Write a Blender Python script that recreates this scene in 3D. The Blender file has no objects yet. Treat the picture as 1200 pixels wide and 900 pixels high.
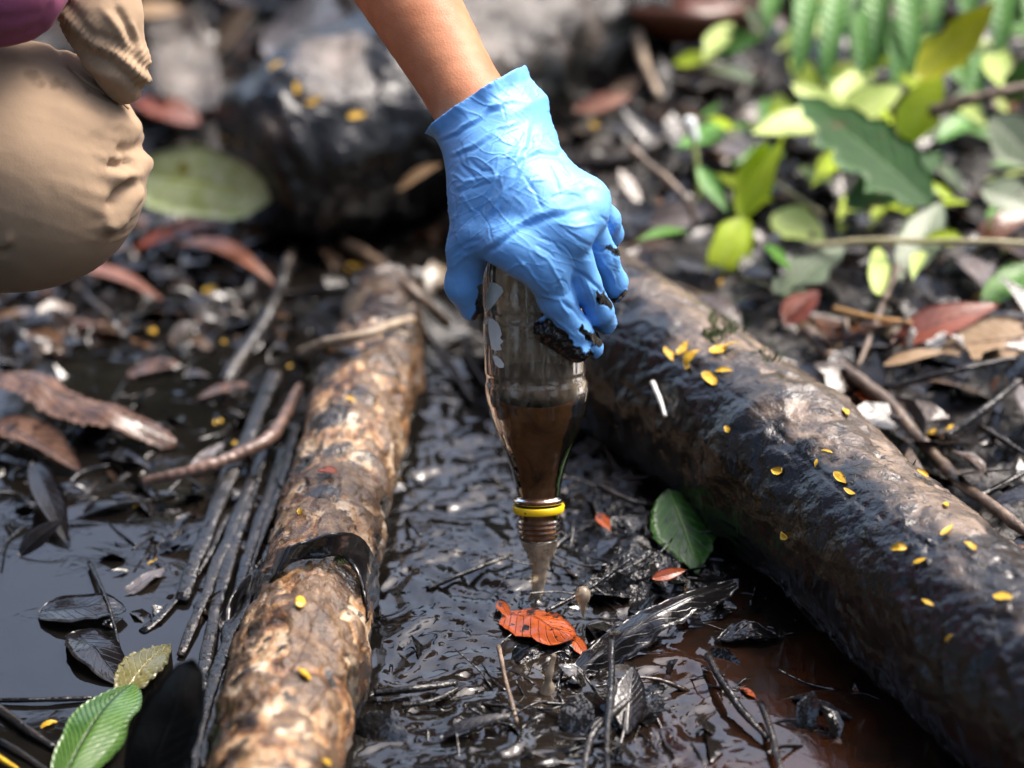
import bpy, bmesh, math, random
import numpy as np
from mathutils import Vector, Matrix
from mathutils.bvhtree import BVHTree

random.seed(7)
rng = np.random.default_rng(7)
SC = bpy.context.scene
C = SC.collection
R_ = math.radians

ORD = "first second third fourth fifth sixth seventh eighth ninth tenth eleventh twelfth thirteenth fourteenth fifteenth sixteenth seventeenth eighteenth nineteenth twentieth".split()
ORD += ["twenty-" + o for o in ORD[:9]]

# ------------------------------------------------------------------ camera
PITCH = R_(27.0)
FPX = 85.0 / 36.0 * 1200.0                       # focal length in pixels of the 1200x900 photograph
CAM = Vector((0.0, -1.301, 0.816))
AX_R = Vector((1, 0, 0))
AX_F = Vector((0, math.cos(PITCH), -math.sin(PITCH)))
AX_U = Vector((0, math.sin(PITCH), math.cos(PITCH)))
cam_d = bpy.data.cameras.new("camera")
cam_o = bpy.data.objects.new("camera", cam_d)
C.objects.link(cam_o)
cam_o.location = CAM
cam_o.rotation_euler = (math.pi / 2 - PITCH, 0, 0)
cam_d.lens = 85.0
cam_d.sensor_width = 36.0
cam_d.sensor_fit = 'HORIZONTAL'
cam_d.clip_start = 0.05
cam_d.clip_end = 500.0
cam_d.dof.use_dof = True
cam_d.dof.focus_distance = 1.475
cam_d.dof.aperture_fstop = 2.8
cam_d.dof.aperture_blades = 9
SC.camera = cam_o

# ------------------------------------------------------------------ world and sun
SUN_EL, SUN_AZ = R_(58.0), R_(62.0)              # azimuth from +Y towards +X
w = bpy.data.worlds.new("World")
SC.world = w
w.use_nodes = True
nt = w.node_tree
bg = nt.nodes["Background"]
sky = nt.nodes.new("ShaderNodeTexSky")
sky.sky_type = 'NISHITA'
sky.sun_disc = False
sky.sun_elevation = SUN_EL
sky.sun_rotation = SUN_AZ
sky.air_density = 1.0
sky.dust_density = 5.0
sky.ozone_density = 0.6
nt.links.new(sky.outputs[0], bg.inputs[0])
bg.inputs[1].default_value = 0.15
sun_d = bpy.data.lights.new("sun", 'SUN')
sun_d.energy = 1.2
sun_d.angle = R_(28.0)
sun_d.color = (1.0, 0.97, 0.93)
sun_o = bpy.data.objects.new("sun", sun_d)
C.objects.link(sun_o)
sd = Vector((math.sin(SUN_AZ) * math.cos(SUN_EL), math.cos(SUN_AZ) * math.cos(SUN_EL), math.sin(SUN_EL)))
sun_o.rotation_euler = sd.to_track_quat('Z', 'Y').to_euler()
sun_o.location = (1, 1, 3)
SC.view_settings.view_transform = 'Standard'
SC.view_settings.look = 'None'
SC.view_settings.exposure = 1.7
SC.view_settings.gamma = 1.0
SC.view_settings.use_curve_mapping = False
SC.render.engine = 'CYCLES'
SC.cycles.use_denoising = True
SC.cycles.max_bounces = 12
SC.cycles.transparent_max_bounces = 12
SC.cycles.sample_clamp_indirect = 6.0
SC.cycles.caustics_reflective = False
SC.cycles.caustics_refractive = False


def P(px, py, d):
    """a point seen at pixel (px,py) of the photograph, d metres in front of the camera"""
    return CAM + d * (AX_F + AX_R * ((px - 600) / FPX) - AX_U * ((py - 450) / FPX))


def RAY(px, py):
    return (AX_F + AX_R * ((px - 600) / FPX) - AX_U * ((py - 450) / FPX)).normalized()


def G(px, py, z=0.0):
    r = RAY(px, py)
    return CAM + r * ((z - CAM.z) / r.z)


# ------------------------------------------------------------------ noise
def _h(ix, iy, iz, s):
    n = (ix.astype(np.int64) * 374761393 + iy.astype(np.int64) * 668265263 + iz.astype(np.int64) * 2147483647 + s * 1274126177) & 0xFFFFFFFF
    n = ((n ^ (n >> 13)) * 1274126177) & 0xFFFFFFFF
    n = ((n ^ (n >> 16)) * 2246822519) & 0xFFFFFFFF
    n = n ^ (n >> 15)
    return (n & 0xFFFF).astype(np.float64) / 32767.5 - 1.0


def vnoise(p, s=0):
    p = np.asarray(p, dtype=np.float64)
    i = np.floor(p)
    f = p - i
    f = f * f * f * (f * (f * 6 - 15) + 10)
    i = i.astype(np.int64)
    x, y, z = i[..., 0], i[..., 1], i[..., 2]
    fx, fy, fz = f[..., 0], f[..., 1], f[..., 2]
    out = 0
    for dx in (0, 1):
        wx = fx if dx else 1 - fx
        for dy in (0, 1):
            wy = fy if dy else 1 - fy
            for dz in (0, 1):
                wz = fz if dz else 1 - fz
                out = out + wx * wy * wz * _h(x + dx, y + dy, z + dz, s)
    return out


def fbm(p, o=4, s=0, g=0.5):
    p = np.asarray(p, dtype=np.float64)
    a, t, out = 1.0, 0.0, 0
    for k in range(o):
        out = out + a * vnoise(p * (2.0 ** k) + 17.3 * k, s + k)
        t += a
        a *= g
    return out / t


def ridged(p, o=3, s=0):
    p = np.asarray(p, dtype=np.float64)
    a, t, out = 1.0, 0.0, 0
    for k in range(o):
        out = out + a * (1 - np.abs(vnoise(p * (2.0 ** k) + 9.1 * k, s + k)) * 2.0)
        t += a
        a *= 0.5
    return out / t


def sstep(a, b, x):
    t = np.clip((x - a) / (b - a), 0, 1)
    return t * t * (3 - 2 * t)


# ------------------------------------------------------------------ object helpers
def tag(o, label=None, cat=None, group=None, kind=None):
    if label: o["label"] = label
    if cat: o["category"] = cat
    if group: o["group"] = group
    if kind: o["kind"] = kind
    return o


def empty(name, loc, label=None, cat=None, group=None):
    o = bpy.data.objects.new(name, None)
    o.empty_display_size = 0.02
    C.objects.link(o)
    o.location = loc
    return tag(o, label, cat, group)


def mesh_data(name, verts, faces, mats, smooth=True, attrs=None, uv=None, mat_idx=None):
    me = bpy.data.meshes.new(name)
    verts = np.asarray(verts, dtype=np.float32)
    if isinstance(faces, np.ndarray) and faces.ndim == 2:
        n, k = faces.shape
        me.vertices.add(len(verts))
        me.vertices.foreach_set("co", verts.ravel())
        me.loops.add(n * k)
        me.loops.foreach_set("vertex_index", faces.astype(np.int32).ravel())
        me.polygons.add(n)
        me.polygons.foreach_set("loop_start", (np.arange(n) * k).astype(np.int32))
        me.polygons.foreach_set("loop_total", np.full(n, k, dtype=np.int32))
        me.update(calc_edges=True)
    else:
        me.from_pydata([tuple(map(float, v)) for v in verts], [], [tuple(int(i) for i in f) for f in faces])
    if uv is not None:
        li = np.empty(len(me.loops), dtype=np.int32)
        me.loops.foreach_get("vertex_index", li)
        ul = me.uv_layers.new(name="UVMap")
        ul.data.foreach_set("uv", np.asarray(uv, dtype=np.float32)[li].ravel())
    me.validate()
    me.polygons.foreach_set("use_smooth", [smooth] * len(me.polygons))
    for m in (mats if isinstance(mats, (list, tuple)) else [mats]):
        me.materials.append(m)
    if mat_idx is not None:
        me.polygons.foreach_set("material_index", np.asarray(mat_idx, dtype=np.int32))
    for k, v in (attrs or {}).items():
        v = np.asarray(v, dtype=np.float32)
        if v.ndim == 1:
            a = me.attributes.new(k, 'FLOAT', 'POINT')
            a.data.foreach_set("value", v)
        else:
            a = me.attributes.new(k, 'FLOAT_VECTOR', 'POINT')
            a.data.foreach_set("vector", v.ravel())
    me.update()
    return me


def mk(name, verts, faces, mats, parent=None, origin=None, label=None, cat=None, group=None, kind=None, **kw):
    """one mesh object; verts are in world metres, origin becomes the object's location"""
    verts = np.asarray(verts, dtype=np.float64)
    base = Vector((0, 0, 0)) if parent is None else Vector(parent.get("_w", (0, 0, 0)))
    if origin is None:
        origin = Vector(verts.mean(axis=0)) if parent is None and kind is None else base
    origin = Vector(origin)
    me = mesh_data(name, verts - np.array(origin), faces, mats, **kw)
    o = bpy.data.objects.new(name, me)
    C.objects.link(o)
    o.location = origin - base
    if parent is not None:
        o.parent = parent
    o["_w"] = tuple(origin)
    return tag(o, label, cat, group, kind)


def root(name, loc, label, cat, group=None):
    o = empty(name, loc, label, cat, group)
    o["_w"] = tuple(loc)
    return o


def grid_faces(nu, nv, wrap_v=False):
    i = np.arange(nu - 1)[:, None]
    j = np.arange(nv if wrap_v else nv - 1)[None, :]
    j2 = (j + 1) % nv
    a = i * nv + j
    b = i * nv + j2
    c = (i + 1) * nv + j2
    d = (i + 1) * nv + j
    return np.stack([a, b, c, d], axis=-1).reshape(-1, 4)


def resample(pts, n):
    pts = np.asarray([tuple(p) for p in pts], dtype=np.float64)
    if len(pts) == 2:
        t = np.linspace(0, 1, n)[:, None]
        return pts[0] * (1 - t) + pts[1] * t
    # Catmull-Rom
    P0 = np.vstack([2 * pts[0] - pts[1], pts, 2 * pts[-1] - pts[-2]])
    seg = np.linalg.norm(np.diff(pts, axis=0), axis=1)
    cum = np.concatenate([[0], np.cumsum(seg)])
    out = []
    for s in np.linspace(0, cum[-1], n):
        k = min(len(seg) - 1, int(np.searchsorted(cum, s, 'right') - 1))
        t = (s - cum[k]) / max(seg[k], 1e-9)
        a, b, c, d = P0[k], P0[k + 1], P0[k + 2], P0[k + 3]
        out.append(0.5 * (2 * b + (c - a) * t + (2 * a - 5 * b + 4 * c - d) * t * t + (3 * b - a - 3 * c + d) * t ** 3))
    return np.array(out)


def frames(c):
    t = np.gradient(c, axis=0)
    t /= np.linalg.norm(t, axis=1)[:, None] + 1e-12
    ref = np.array([0, 0, 1.0]) if abs(t[0][2]) < 0.9 else np.array([0, 1.0, 0])
    us, vs = [], []
    u = np.cross(t[0], ref); u /= np.linalg.norm(u)
    for k in range(len(c)):
        u = u - t[k] * np.dot(u, t[k]); u /= np.linalg.norm(u)
        us.append(u); vs.append(np.cross(t[k], u))
    return t, np.array(us), np.array(vs)


def tube_geo(pts, radii, seg=10, n=None, rough=0.0, rs=60.0, seed=0, cap=True, flat=1.0):
    """verts, faces(list), of a tapered tube with capped ends"""
    n = n or max(4, len(pts) * 4)
    c = resample(pts, n)
    r = np.interp(np.linspace(0, 1, n), np.linspace(0, 1, len(radii)), radii)
    t, u, v = frames(c)
    a = np.linspace(0, 2 * np.pi, seg, endpoint=False)
    ring = (np.cos(a)[None, :, None] * u[:, None, :] + flat * np.sin(a)[None, :, None] * v[:, None, :])
    V = c[:, None, :] + ring * r[:, None, None]
    if rough:
        nz = fbm(V.reshape(-1, 3) * rs, 3, seed).reshape(n, seg)
        V = V + ring * (nz * rough)[:, :, None]
    V = V.reshape(-1, 3)
    F = [tuple(f) for f in grid_faces(n, seg, True)]
    if cap:
        F.append(tuple(range(seg))[::-1])
        F.append(tuple((n - 1) * seg + k for k in range(seg)))
    return V, F


def tube(name, pts, radii, mat, parent=None, **kw):
    geo = {k: kw.pop(k) for k in ('seg', 'n', 'rough', 'rs', 'seed', 'flat') if k in kw}
    V, F = tube_geo(pts, radii, **geo)
    return mk(name, V, F, mat, parent, **kw)


class Heap:
    """collects many small bits into one mesh of kind stuff (or a joined part)"""
    def __init__(self):
        self.V, self.F, self.n, self.A = [], [], 0, []

    def add(self, V, F, a=0.0):
        V = np.asarray(V)
        self.V.append(V)
        self.F += [tuple(int(i) + self.n for i in f) for f in F]
        self.A.append(np.full(len(V), a))
        self.n += len(V)

    def build(self, name, mat, **kw):
        return mk(name, np.vstack(self.V), self.F, mat, attrs={"tone": np.concatenate(self.A)}, **kw)


# ------------------------------------------------------------------ signed distance shapes
def cap_sd(p, a, b, ra, rb):
    a = np.array(a); b = np.array(b)
    ba = b - a
    h = np.clip(((p - a) @ ba) / (ba @ ba + 1e-12), 0, 1)
    return np.linalg.norm(p - a - h[..., None] * ba, axis=-1) - (ra + (rb - ra) * h)


def ell_sd(p, c, r, rot=None):
    q = p - np.array(c)
    if rot is not None:
        q = q @ np.array(rot)
    r = np.array(r)
    k0 = np.linalg.norm(q / r, axis=-1)
    k1 = np.linalg.norm(q / (r * r), axis=-1) + 1e-9
    return k0 * (k0 - 1) / k1


def smin(a, b, k):
    h = np.clip(0.5 + 0.5 * (b - a) / k, 0, 1)
    return b + (a - b) * h - k * h * (1 - h)


def surface_net(fn, lo, hi, res):
    """quads of the zero level of fn over a box"""
    lo = np.array(lo, dtype=float); hi = np.array(hi, dtype=float)
    n = np.ceil((hi - lo) / res).astype(int) + 1
    xs = [lo[k] + res * np.arange(n[k]) for k in range(3)]
    D = np.empty(tuple(n), dtype=np.float32)
    for i0 in range(0, n[0], 24):
        g = np.stack(np.meshgrid(xs[0][i0:i0 + 24], xs[1], xs[2], indexing='ij'), axis=-1)
        D[i0:i0 + 24] = fn(g)
    S = D < 0
    cnt = np.zeros(tuple(n - 1), dtype=np.int8)
    for dx in (0, 1):
        for dy in (0, 1):
            for dz in (0, 1):
                cnt += S[dx:n[0] - 1 + dx, dy:n[1] - 1 + dy, dz:n[2] - 1 + dz]
    act = np.argwhere((cnt > 0) & (cnt < 8))
    idx = np.full(tuple(n - 1), -1, dtype=np.int64)
    idx[act[:, 0], act[:, 1], act[:, 2]] = np.arange(len(act))
    acc = np.zeros((len(act), 3)); num = np.zeros(len(act))
    for ax in range(3):
        o1, o2 = [k for k in range(3) if k != ax]
        for e1 in (0, 1):
            for e2 in (0, 1):
                q = act.copy(); q[:, o1] += e1; q[:, o2] += e2
                q2 = q.copy(); q2[:, ax] += 1
                d0 = D[q[:, 0], q[:, 1], q[:, 2]].astype(float)
                d1 = D[q2[:, 0], q2[:, 1], q2[:, 2]].astype(float)
                m = (d0 < 0) != (d1 < 0)
                t = np.where(m, d0 / np.where(m, d0 - d1, 1), 0)
                pos = q.astype(float); pos[:, ax] += t
                acc[m] += pos[m]; num[m] += 1
    V = lo + res * acc / np.maximum(num, 1)[:, None]
    F = []
    for ax in range(3):
        o1, o2 = (ax + 1) % 3, (ax + 2) % 3
        sl0 = [slice(None)] * 3; sl1 = [slice(None)] * 3
        sl0[ax] = slice(0, n[ax] - 1); sl1[ax] = slice(1, n[ax])
        e = np.argwhere(S[tuple(sl0)] != S[tuple(sl1)])
        e = e[(e[:, o1] > 0) & (e[:, o2] > 0) & (e[:, o1] < n[o1] - 1) & (e[:, o2] < n[o2] - 1)]
        inside = S[e[:, 0], e[:, 1], e[:, 2]]
        qs = []
        for (a, b) in ((1, 1), (0, 1), (0, 0), (1, 0)):
            q = e.copy(); q[:, o1] -= a; q[:, o2] -= b
            qs.append(idx[q[:, 0], q[:, 1], q[:, 2]])
        q = np.stack(qs, axis=1)
        q[~inside] = q[~inside][:, ::-1]
        F.append(q)
    F = np.vstack(F)
    return V, F


def vert_normals(V, F):
    a = V[F[:, 0]]; b = V[F[:, 1]]; c = V[F[:, 2]]; d = V[F[:, 3]]
    fn = np.cross(c - a, d - b)
    N = np.zeros_like(V)
    for k in range(4):
        np.add.at(N, F[:, k], fn)
    return N / (np.linalg.norm(N, axis=1)[:, None] + 1e-12)


def relax(V, F, it=2, lam=0.5):
    e = np.vstack([F[:, [0, 1]], F[:, [1, 2]], F[:, [2, 3]], F[:, [3, 0]]])
    for _ in range(it):
        S = np.zeros_like(V); n = np.zeros(len(V))
        np.add.at(S, e[:, 0], V[e[:, 1]]); np.add.at(n, e[:, 0], 1)
        np.add.at(S, e[:, 1], V[e[:, 0]]); np.add.at(n, e[:, 1], 1)
        V = V + lam * (S / np.maximum(n, 1)[:, None] - V)
    return V


def refine(V, F):
    """one step of linear quad subdivision followed by a light relax"""
    e = np.sort(np.vstack([F[:, [0, 1]], F[:, [1, 2]], F[:, [2, 3]], F[:, [3, 0]]]), axis=1)
    u, inv = np.unique(e, axis=0, return_inverse=True)
    inv = inv.reshape(-1)
    n = len(V); m = len(F)
    ev = (V[u[:, 0]] + V[u[:, 1]]) / 2
    fv = V[F].mean(axis=1)
    e0, e1, e2, e3 = (n + inv[k * m:(k + 1) * m] for k in range(4))
    fc = n + len(u) + np.arange(m)
    F2 = np.vstack([np.stack([F[:, 0], e0, fc, e3], 1), np.stack([F[:, 1], e1, fc, e0], 1),
                    np.stack([F[:, 2], e2, fc, e1], 1), np.stack([F[:, 3], e3, fc, e2], 1)])
    V2 = np.vstack([V, ev, fv])
    return relax(V2, F2, 2, 0.5), F2


def to_px(V):
    q = np.asarray(V) - np.array(CAM)
    d = q @ np.array(AX_F)
    return np.stack([600 + FPX * (q @ np.array(AX_R)) / d, 450 - FPX * (q @ np.array(AX_U)) / d], axis=1), d


def line_dist(px, pts):
    """distance (in the units of pts) of points to a polyline, with side sign and arc parameter"""
    best = np.full(len(px), 1e9); side = np.zeros(len(px)); tt = np.zeros(len(px))
    pts = np.array(pts, dtype=float)
    n = len(pts) - 1
    for k in range(n):
        a, b = pts[k], pts[k + 1]
        ab = b - a
        h = np.clip(((px - a) @ ab) / (ab @ ab), 0, 1)
        r = px - a - h[:, None] * ab
        d = np.linalg.norm(r, axis=1)
        m = d < best
        best = np.where(m, d, best)
        side = np.where(m, np.sign(ab[0] * r[:, 1] - ab[1] * r[:, 0]), side)
        tt = np.where(m, (k + h) / n, tt)
    return best, side, tt


# ------------------------------------------------------------------ materials
def srgb(r, g, b):
    f = lambda c: (c / 255 / 12.92) if c / 255 <= 0.04045 else ((c / 255 + 0.055) / 1.055) ** 2.4
    return (f(r), f(g), f(b), 1.0)


class NT:
    def __init__(self, name):
        self.m = bpy.data.materials.new(name)
        self.m.use_nodes = True
        self.t = self.m.node_tree
        self.b = self.t.nodes["Principled BSDF"]
        self.out = self.t.nodes["Material Output"]
        tc = self.t.nodes.new("ShaderNodeTexCoord")
        self.obj = tc.outputs["Object"]
        self.uv = tc.outputs["UV"]
        self.geo = self.t.nodes.new("ShaderNodeNewGeometry")

    def n(self, typ, **kw):
        x = self.t.nodes.new(typ)
        for k, v in kw.items():
            setattr(x, k, v)
        return x

    def l(self, a, b):
        self.t.links.new(a, b)

    def noise(self, scale, detail=4, rough=0.55, vec=None, dist=0.0, stretch=None):
        x = self.n("ShaderNodeTexNoise")
        x.inputs["Scale"].default_value = scale
        x.inputs["Detail"].default_value = detail
        x.inputs["Roughness"].default_value = rough
        x.inputs["Distortion"].default_value = dist
        v = vec or self.obj
        if stretch:
            mp = self.n("ShaderNodeMapping")
            mp.inputs["Scale"].default_value = stretch
            self.l(v, mp.inputs[0])
            v = mp.outputs[0]
        self.l(v, x.inputs["Vector"])
        return x.outputs["Fac"]

    def voro(self, scale, feature='F1', vec=None, out="Distance"):
        x = self.n("ShaderNodeTexVoronoi", feature=feature)
        x.inputs["Scale"].default_value = scale
        self.l(vec or self.obj, x.inputs["Vector"])
        return x.outputs[out]

    def ramp(self, fac, stops, interp='LINEAR'):
        x = self.n("ShaderNodeValToRGB")
        x.color_ramp.interpolation = interp
        el = x.color_ramp.elements
        while len(el) < len(stops):
            el.new(0.5)
        for e, (p, c) in zip(el, stops):
            e.position = p
            e.color = c if len(c) == 4 else (*c, 1)
        self.l(fac, x.inputs[0])
        return x.outputs[0]

    def step(self, fac, a, b):
        x = self.n("ShaderNodeMapRange")
        x.inputs[1].default_value = a
        x.inputs[2].default_value = b
        self.l(fac, x.inputs[0])
        return x.outputs[0]

    def math(self, op, a, b=None):
        x = self.n("ShaderNodeMath", operation=op)
        for k, v in enumerate((a, b)):
            if v is None: continue
            if isinstance(v, (int, float)): x.inputs[k].default_value = v
            else: self.l(v, x.inputs[k])
        return x.outputs[0]

    def mix(self, fac, a, b):
        x = self.n("ShaderNodeMix", data_type='RGBA')
        for s, v in ((x.inputs[0], fac), (x.inputs[6], a), (x.inputs[7], b)):
            if isinstance(v, (int, float)): s.default_value = v
            elif isinstance(v, tuple): s.default_value = v if len(v) == 4 else (*v, 1)
            else: self.l(v, s)
        return x.outputs[2]

    def attr(self, name):
        x = self.n("ShaderNodeAttribute", attribute_name=name)
        return x.outputs["Fac"]

    def set(self, **kw):
        for k, v in kw.items():
            s = self.b.inputs[k.replace('_', ' ')]
            if isinstance(v, (int, float)): s.default_value = v
            elif isinstance(v, tuple): s.default_value = v if len(v) == 4 else (*v, 1)
            else: self.l(v, s)

    def bump(self, h, strength=0.3, dist=0.01, prev=None):
        x = self.n("ShaderNodeBump")
        x.inputs["Strength"].default_value = strength
        x.inputs["Distance"].default_value = dist
        self.l(h, x.inputs["Height"])
        if prev is not None:
            self.l(prev, x.inputs["Normal"])
        self.l(x.outputs[0], self.b.inputs["Normal"])
        return x.outputs[0]


M = {}

# wet black mud
k = NT("wet_mud")
c = k.ramp(k.noise(22, 6), [(0.3, (0.004, 0.004, 0.004)), (0.55, (0.010, 0.009, 0.008)), (0.75, (0.030, 0.020, 0.012))])
bank = k.attr("bank")
cb = k.ramp(k.noise(60, 6, 0.7), [(0.3, (0.004, 0.004, 0.003)), (0.5, (0.012, 0.009, 0.007)), (0.72, (0.04, 0.028, 0.02))])
k.set(Base_Color=k.mix(bank, c, cb), Roughness=k.math('ADD', k.math('MULTIPLY', bank, 0.35), k.ramp(k.noise(60, 3), [(0.3, (0.06,) * 3), (0.7, (0.24,) * 3)])), Specular_IOR_Level=0.6)
b1 = k.bump(k.noise(90, 4, 0.55), 0.8, 0.008)
k.bump(k.noise(300, 2), 0.25, 0.0018, b1)
M['mud'] = k.m

# water
k = NT("muddy_water")
sep = k.n("ShaderNodeSeparateXYZ"); k.l(k.obj, sep.inputs[0])
tea = k.math('MULTIPLY', k.step(sep.outputs[0], 0.05, 0.14), k.step(k.noise(14, 4), 0.40, 0.62))
k.set(Base_Color=k.mix(tea, k.ramp(k.noise(5, 4), [(0.35, (0.005, 0.005, 0.0045)), (0.55, (0.010, 0.0085, 0.007)), (0.72, (0.026, 0.018, 0.012))]), (0.040, 0.013, 0.005)),
      Roughness=0.03, IOR=1.45, Specular_IOR_Level=1.0)
tr = k.n("ShaderNodeBsdfTransparent")
tr.inputs[0].default_value = (0.42, 0.37, 0.33, 1)
mx = k.n("ShaderNodeMixShader")
mx.inputs[0].default_value = 0.80
k.l(tr.outputs[0], mx.inputs[1]); k.l(k.b.outputs[0], mx.inputs[2]); k.l(mx.outputs[0], k.out.inputs[0])
k.bump(k.noise(40, 3, 0.5, dist=2.0), 0.035, 0.004)
M['water'] = k.m


def bark(name, stops, scale, mud_rough=0.14, rough=0.5, bump=0.5, stretch=None, speckle=None, mudcol=(0.003, 0.003, 0.003), bscale=160, plate=None, spec=0.6):
    k = NT(name)
    n1 = k.noise(scale, 7, 0.65, stretch=stretch, dist=0.4)
    col = k.ramp(n1, stops)
    if speckle:
        sp = k.step(k.noise(speckle[0], 4, 0.6), speckle[1], speckle[1] + 0.05)
        col = k.mix(sp, col, speckle[2])
    if plate:
        pc = k.ramp(k.noise(scale * 2.2, 6, 0.65, stretch=stretch), plate)
        col = k.mix(k.attr("plate"), col, pc)
    mud = k.attr("mud")
    col = k.mix(mud, col, mudcol)
    dry = k.math('SUBTRACT', 1.0, mud)
    k.set(Base_Color=col, Roughness=k.math('ADD', k.math('MULTIPLY', k.math('SUBTRACT', 1.0, mud), rough - mud_rough), mud_rough), Specular_IOR_Level=spec)
    fine = k.math('MULTIPLY', k.noise(bscale * 1.9, 4, 0.6), k.math('ADD', k.math('MULTIPLY', dry, 0.5), 0.5))
    b1 = k.bump(k.noise(bscale * 0.42, 4, 0.5), bump, 0.006)
    k.bump(fine, bump, 0.0022, b1)
    M[name] = k.m


bark("pale_bark", [(0.34, (0.018, 0.013, 0.010)), (0.43, (0.13, 0.055, 0.020)), (0.49, (0.29, 0.15, 0.062)), (0.55, (0.43, 0.29, 0.165)), (0.66, (0.62, 0.52, 0.40))], 38,
     speckle=(105, 0.565, (0.018, 0.014, 0.012)), rough=0.36, bump=0.8, plate=[(0.3, (0.025, 0.014, 0.008)), (0.5, (0.10, 0.055, 0.028)), (0.7, (0.24, 0.155, 0.085))])
bark("grey_bark", [(0.30, (0.05, 0.038, 0.030)), (0.45, (0.13, 0.095, 0.070)), (0.58, (0.25, 0.185, 0.135)), (0.74, (0.37, 0.285, 0.21))], 30,
     rough=0.27, bump=0.5, speckle=(140, 0.60, (0.02, 0.018, 0.016)), mud_rough=0.05, spec=0.55, plate=[(0.3, (0.02, 0.014, 0.011)), (0.5, (0.075, 0.055, 0.042)), (0.7, (0.17, 0.125, 0.095))])
bark("far_bark", [(0.32, (0.014, 0.012, 0.011)), (0.5, (0.075, 0.062, 0.054)), (0.68, (0.19, 0.155, 0.13))], 18, rough=0.4, bump=0.9, bscale=120, mud_rough=0.10)
bark("dark_bark", [(0.35, (0.010, 0.009, 0.008)), (0.55, (0.035, 0.026, 0.020)), (0.75, (0.10, 0.075, 0.06))], 40, rough=0.22, bump=0.6)
bark("twig_bark", [(0.3, (0.05, 0.035, 0.025)), (0.5, (0.16, 0.11, 0.075)), (0.7, (0.30, 0.22, 0.15))], 60, rough=0.45, bump=0.4)
bark("pale_twig_bark", [(0.3, (0.18, 0.13, 0.09)), (0.5, (0.34, 0.26, 0.18)), (0.7, (0.46, 0.38, 0.28))], 60, rough=0.5, bump=0.4)


def leafmat(name, a, b, vein, rough=0.4, trans=0.25, spots=None, nv=9.0, spot_col=(0.03, 0.015, 0.01), bump=0.4, veinw=0.06, scale=45):
    """leaf: UV x runs along the blade, y across; midrib and side veins drawn from UV"""
    k = NT(name)
    sx = k.n("ShaderNodeSeparateXYZ"); k.l(k.uv, sx.inputs[0])
    v = k.math('ABSOLUTE', k.math('SUBTRACT', sx.outputs[1], 0.5))
    mid = k.step(v, 0.035, 0.012)
    ph = k.math('FRACT', k.math('MULTIPLY', k.math('SUBTRACT', sx.outputs[0], k.math('MULTIPLY', v, 0.55)), nv))
    sv = k.step(k.math('ABSOLUTE', k.math('SUBTRACT', ph, 0.5)), veinw * 1.6, veinw * 0.5)
    veins = k.math('MAXIMUM', mid, k.math('MULTIPLY', sv, 0.7))
    col = k.ramp(k.noise(scale, 5, 0.6), [(0.32, a), (0.68, b)])
    if spots:
        sp = k.step(k.noise(spots[0], 4, 0.6), spots[1], spots[1] + 0.04)
        col = k.mix(sp, col, spot_col)
    col = k.mix(veins, col, vein)
    k.set(Base_Color=col, Roughness=rough, Specular_IOR_Level=0.5)
    bb = k.bump(veins, bump, 0.0015)
    k.bump(k.noise(260, 3), 0.25, 0.001, bb)
    if trans:
        tl = k.n("ShaderNodeBsdfTranslucent"); k.l(col, tl.inputs[0])
        mx = k.n("ShaderNodeMixShader"); mx.inputs[0].default_value = trans
        k.l(k.b.outputs[0], mx.inputs[1]); k.l(tl.outputs[0], mx.inputs[2]); k.l(mx.outputs[0], k.out.inputs[0])
    M[name] = k.m


leafmat("lime_leaf", (0.44, 0.58, 0.02), (0.58, 0.72, 0.05), (0.62, 0.74, 0.14), trans=0.4)
leafmat("yellow_green_leaf", (0.46, 0.50, 0.02), (0.62, 0.62, 0.03), (0.62, 0.62, 0.10), trans=0.4)
leafmat("pale_green_leaf", (0.46, 0.60, 0.14), (0.62, 0.72, 0.24), (0.66, 0.74, 0.32), trans=0.3)
leafmat("dark_green_leaf", (0.015, 0.075, 0.010), (0.03, 0.12, 0.015), (0.04, 0.13, 0.02), spots=(60, 0.62), spot_col=(0.12, 0.06, 0.02), rough=0.55, trans=0.25)
leafmat("mid_green_leaf", (0.05, 0.15, 0.02), (0.10, 0.24, 0.03), (0.12, 0.26, 0.05), rough=0.3, trans=0.2)
leafmat("fern_leaf", (0.08, 0.24, 0.04), (0.16, 0.36, 0.08), (0.24, 0.44, 0.14), rough=0.3, trans=0.25, bump=0.3)
leafmat("wet_green_leaf", (0.012, 0.060, 0.004), (0.030, 0.105, 0.008), (0.07, 0.17, 0.02), spots=(110, 0.57), spot_col=(0.006, 0.006, 0.005), rough=0.38, trans=0.0, nv=8)
leafmat("sage_leaf", (0.09, 0.125, 0.065), (0.16, 0.20, 0.12), (0.20, 0.24, 0.15), rough=0.4, trans=0.1, spots=(50, 0.66))
leafmat("mottled_leaf", (0.30, 0.36, 0.10), (0.56, 0.62, 0.36), (0.40, 0.44, 0.10), rough=0.25, trans=0.0, scale=60, spots=(30, 0.62), spot_col=(0.20, 0.18, 0.01))
leafmat("orange_leaf", (0.20, 0.034, 0.008), (0.40, 0.085, 0.018), (0.22, 0.04, 0.01), rough=0.2, trans=0.0, spots=(95, 0.585), spot_col=(0.012, 0.008, 0.006), bump=0.8)
leafmat("red_leaf", (0.10, 0.022, 0.010), (0.22, 0.055, 0.025), (0.05, 0.012, 0.006), rough=0.25, trans=0.0)
leafmat("rust_leaf", (0.10, 0.035, 0.018), (0.28, 0.12, 0.07), (0.09, 0.03, 0.018), rough=0.25, trans=0.0)
leafmat("brown_leaf", (0.05, 0.024, 0.016), (0.20, 0.115, 0.08), (0.03, 0.018, 0.012), rough=0.2, trans=0.0, bump=0.9, spots=(70, 0.6))
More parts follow.
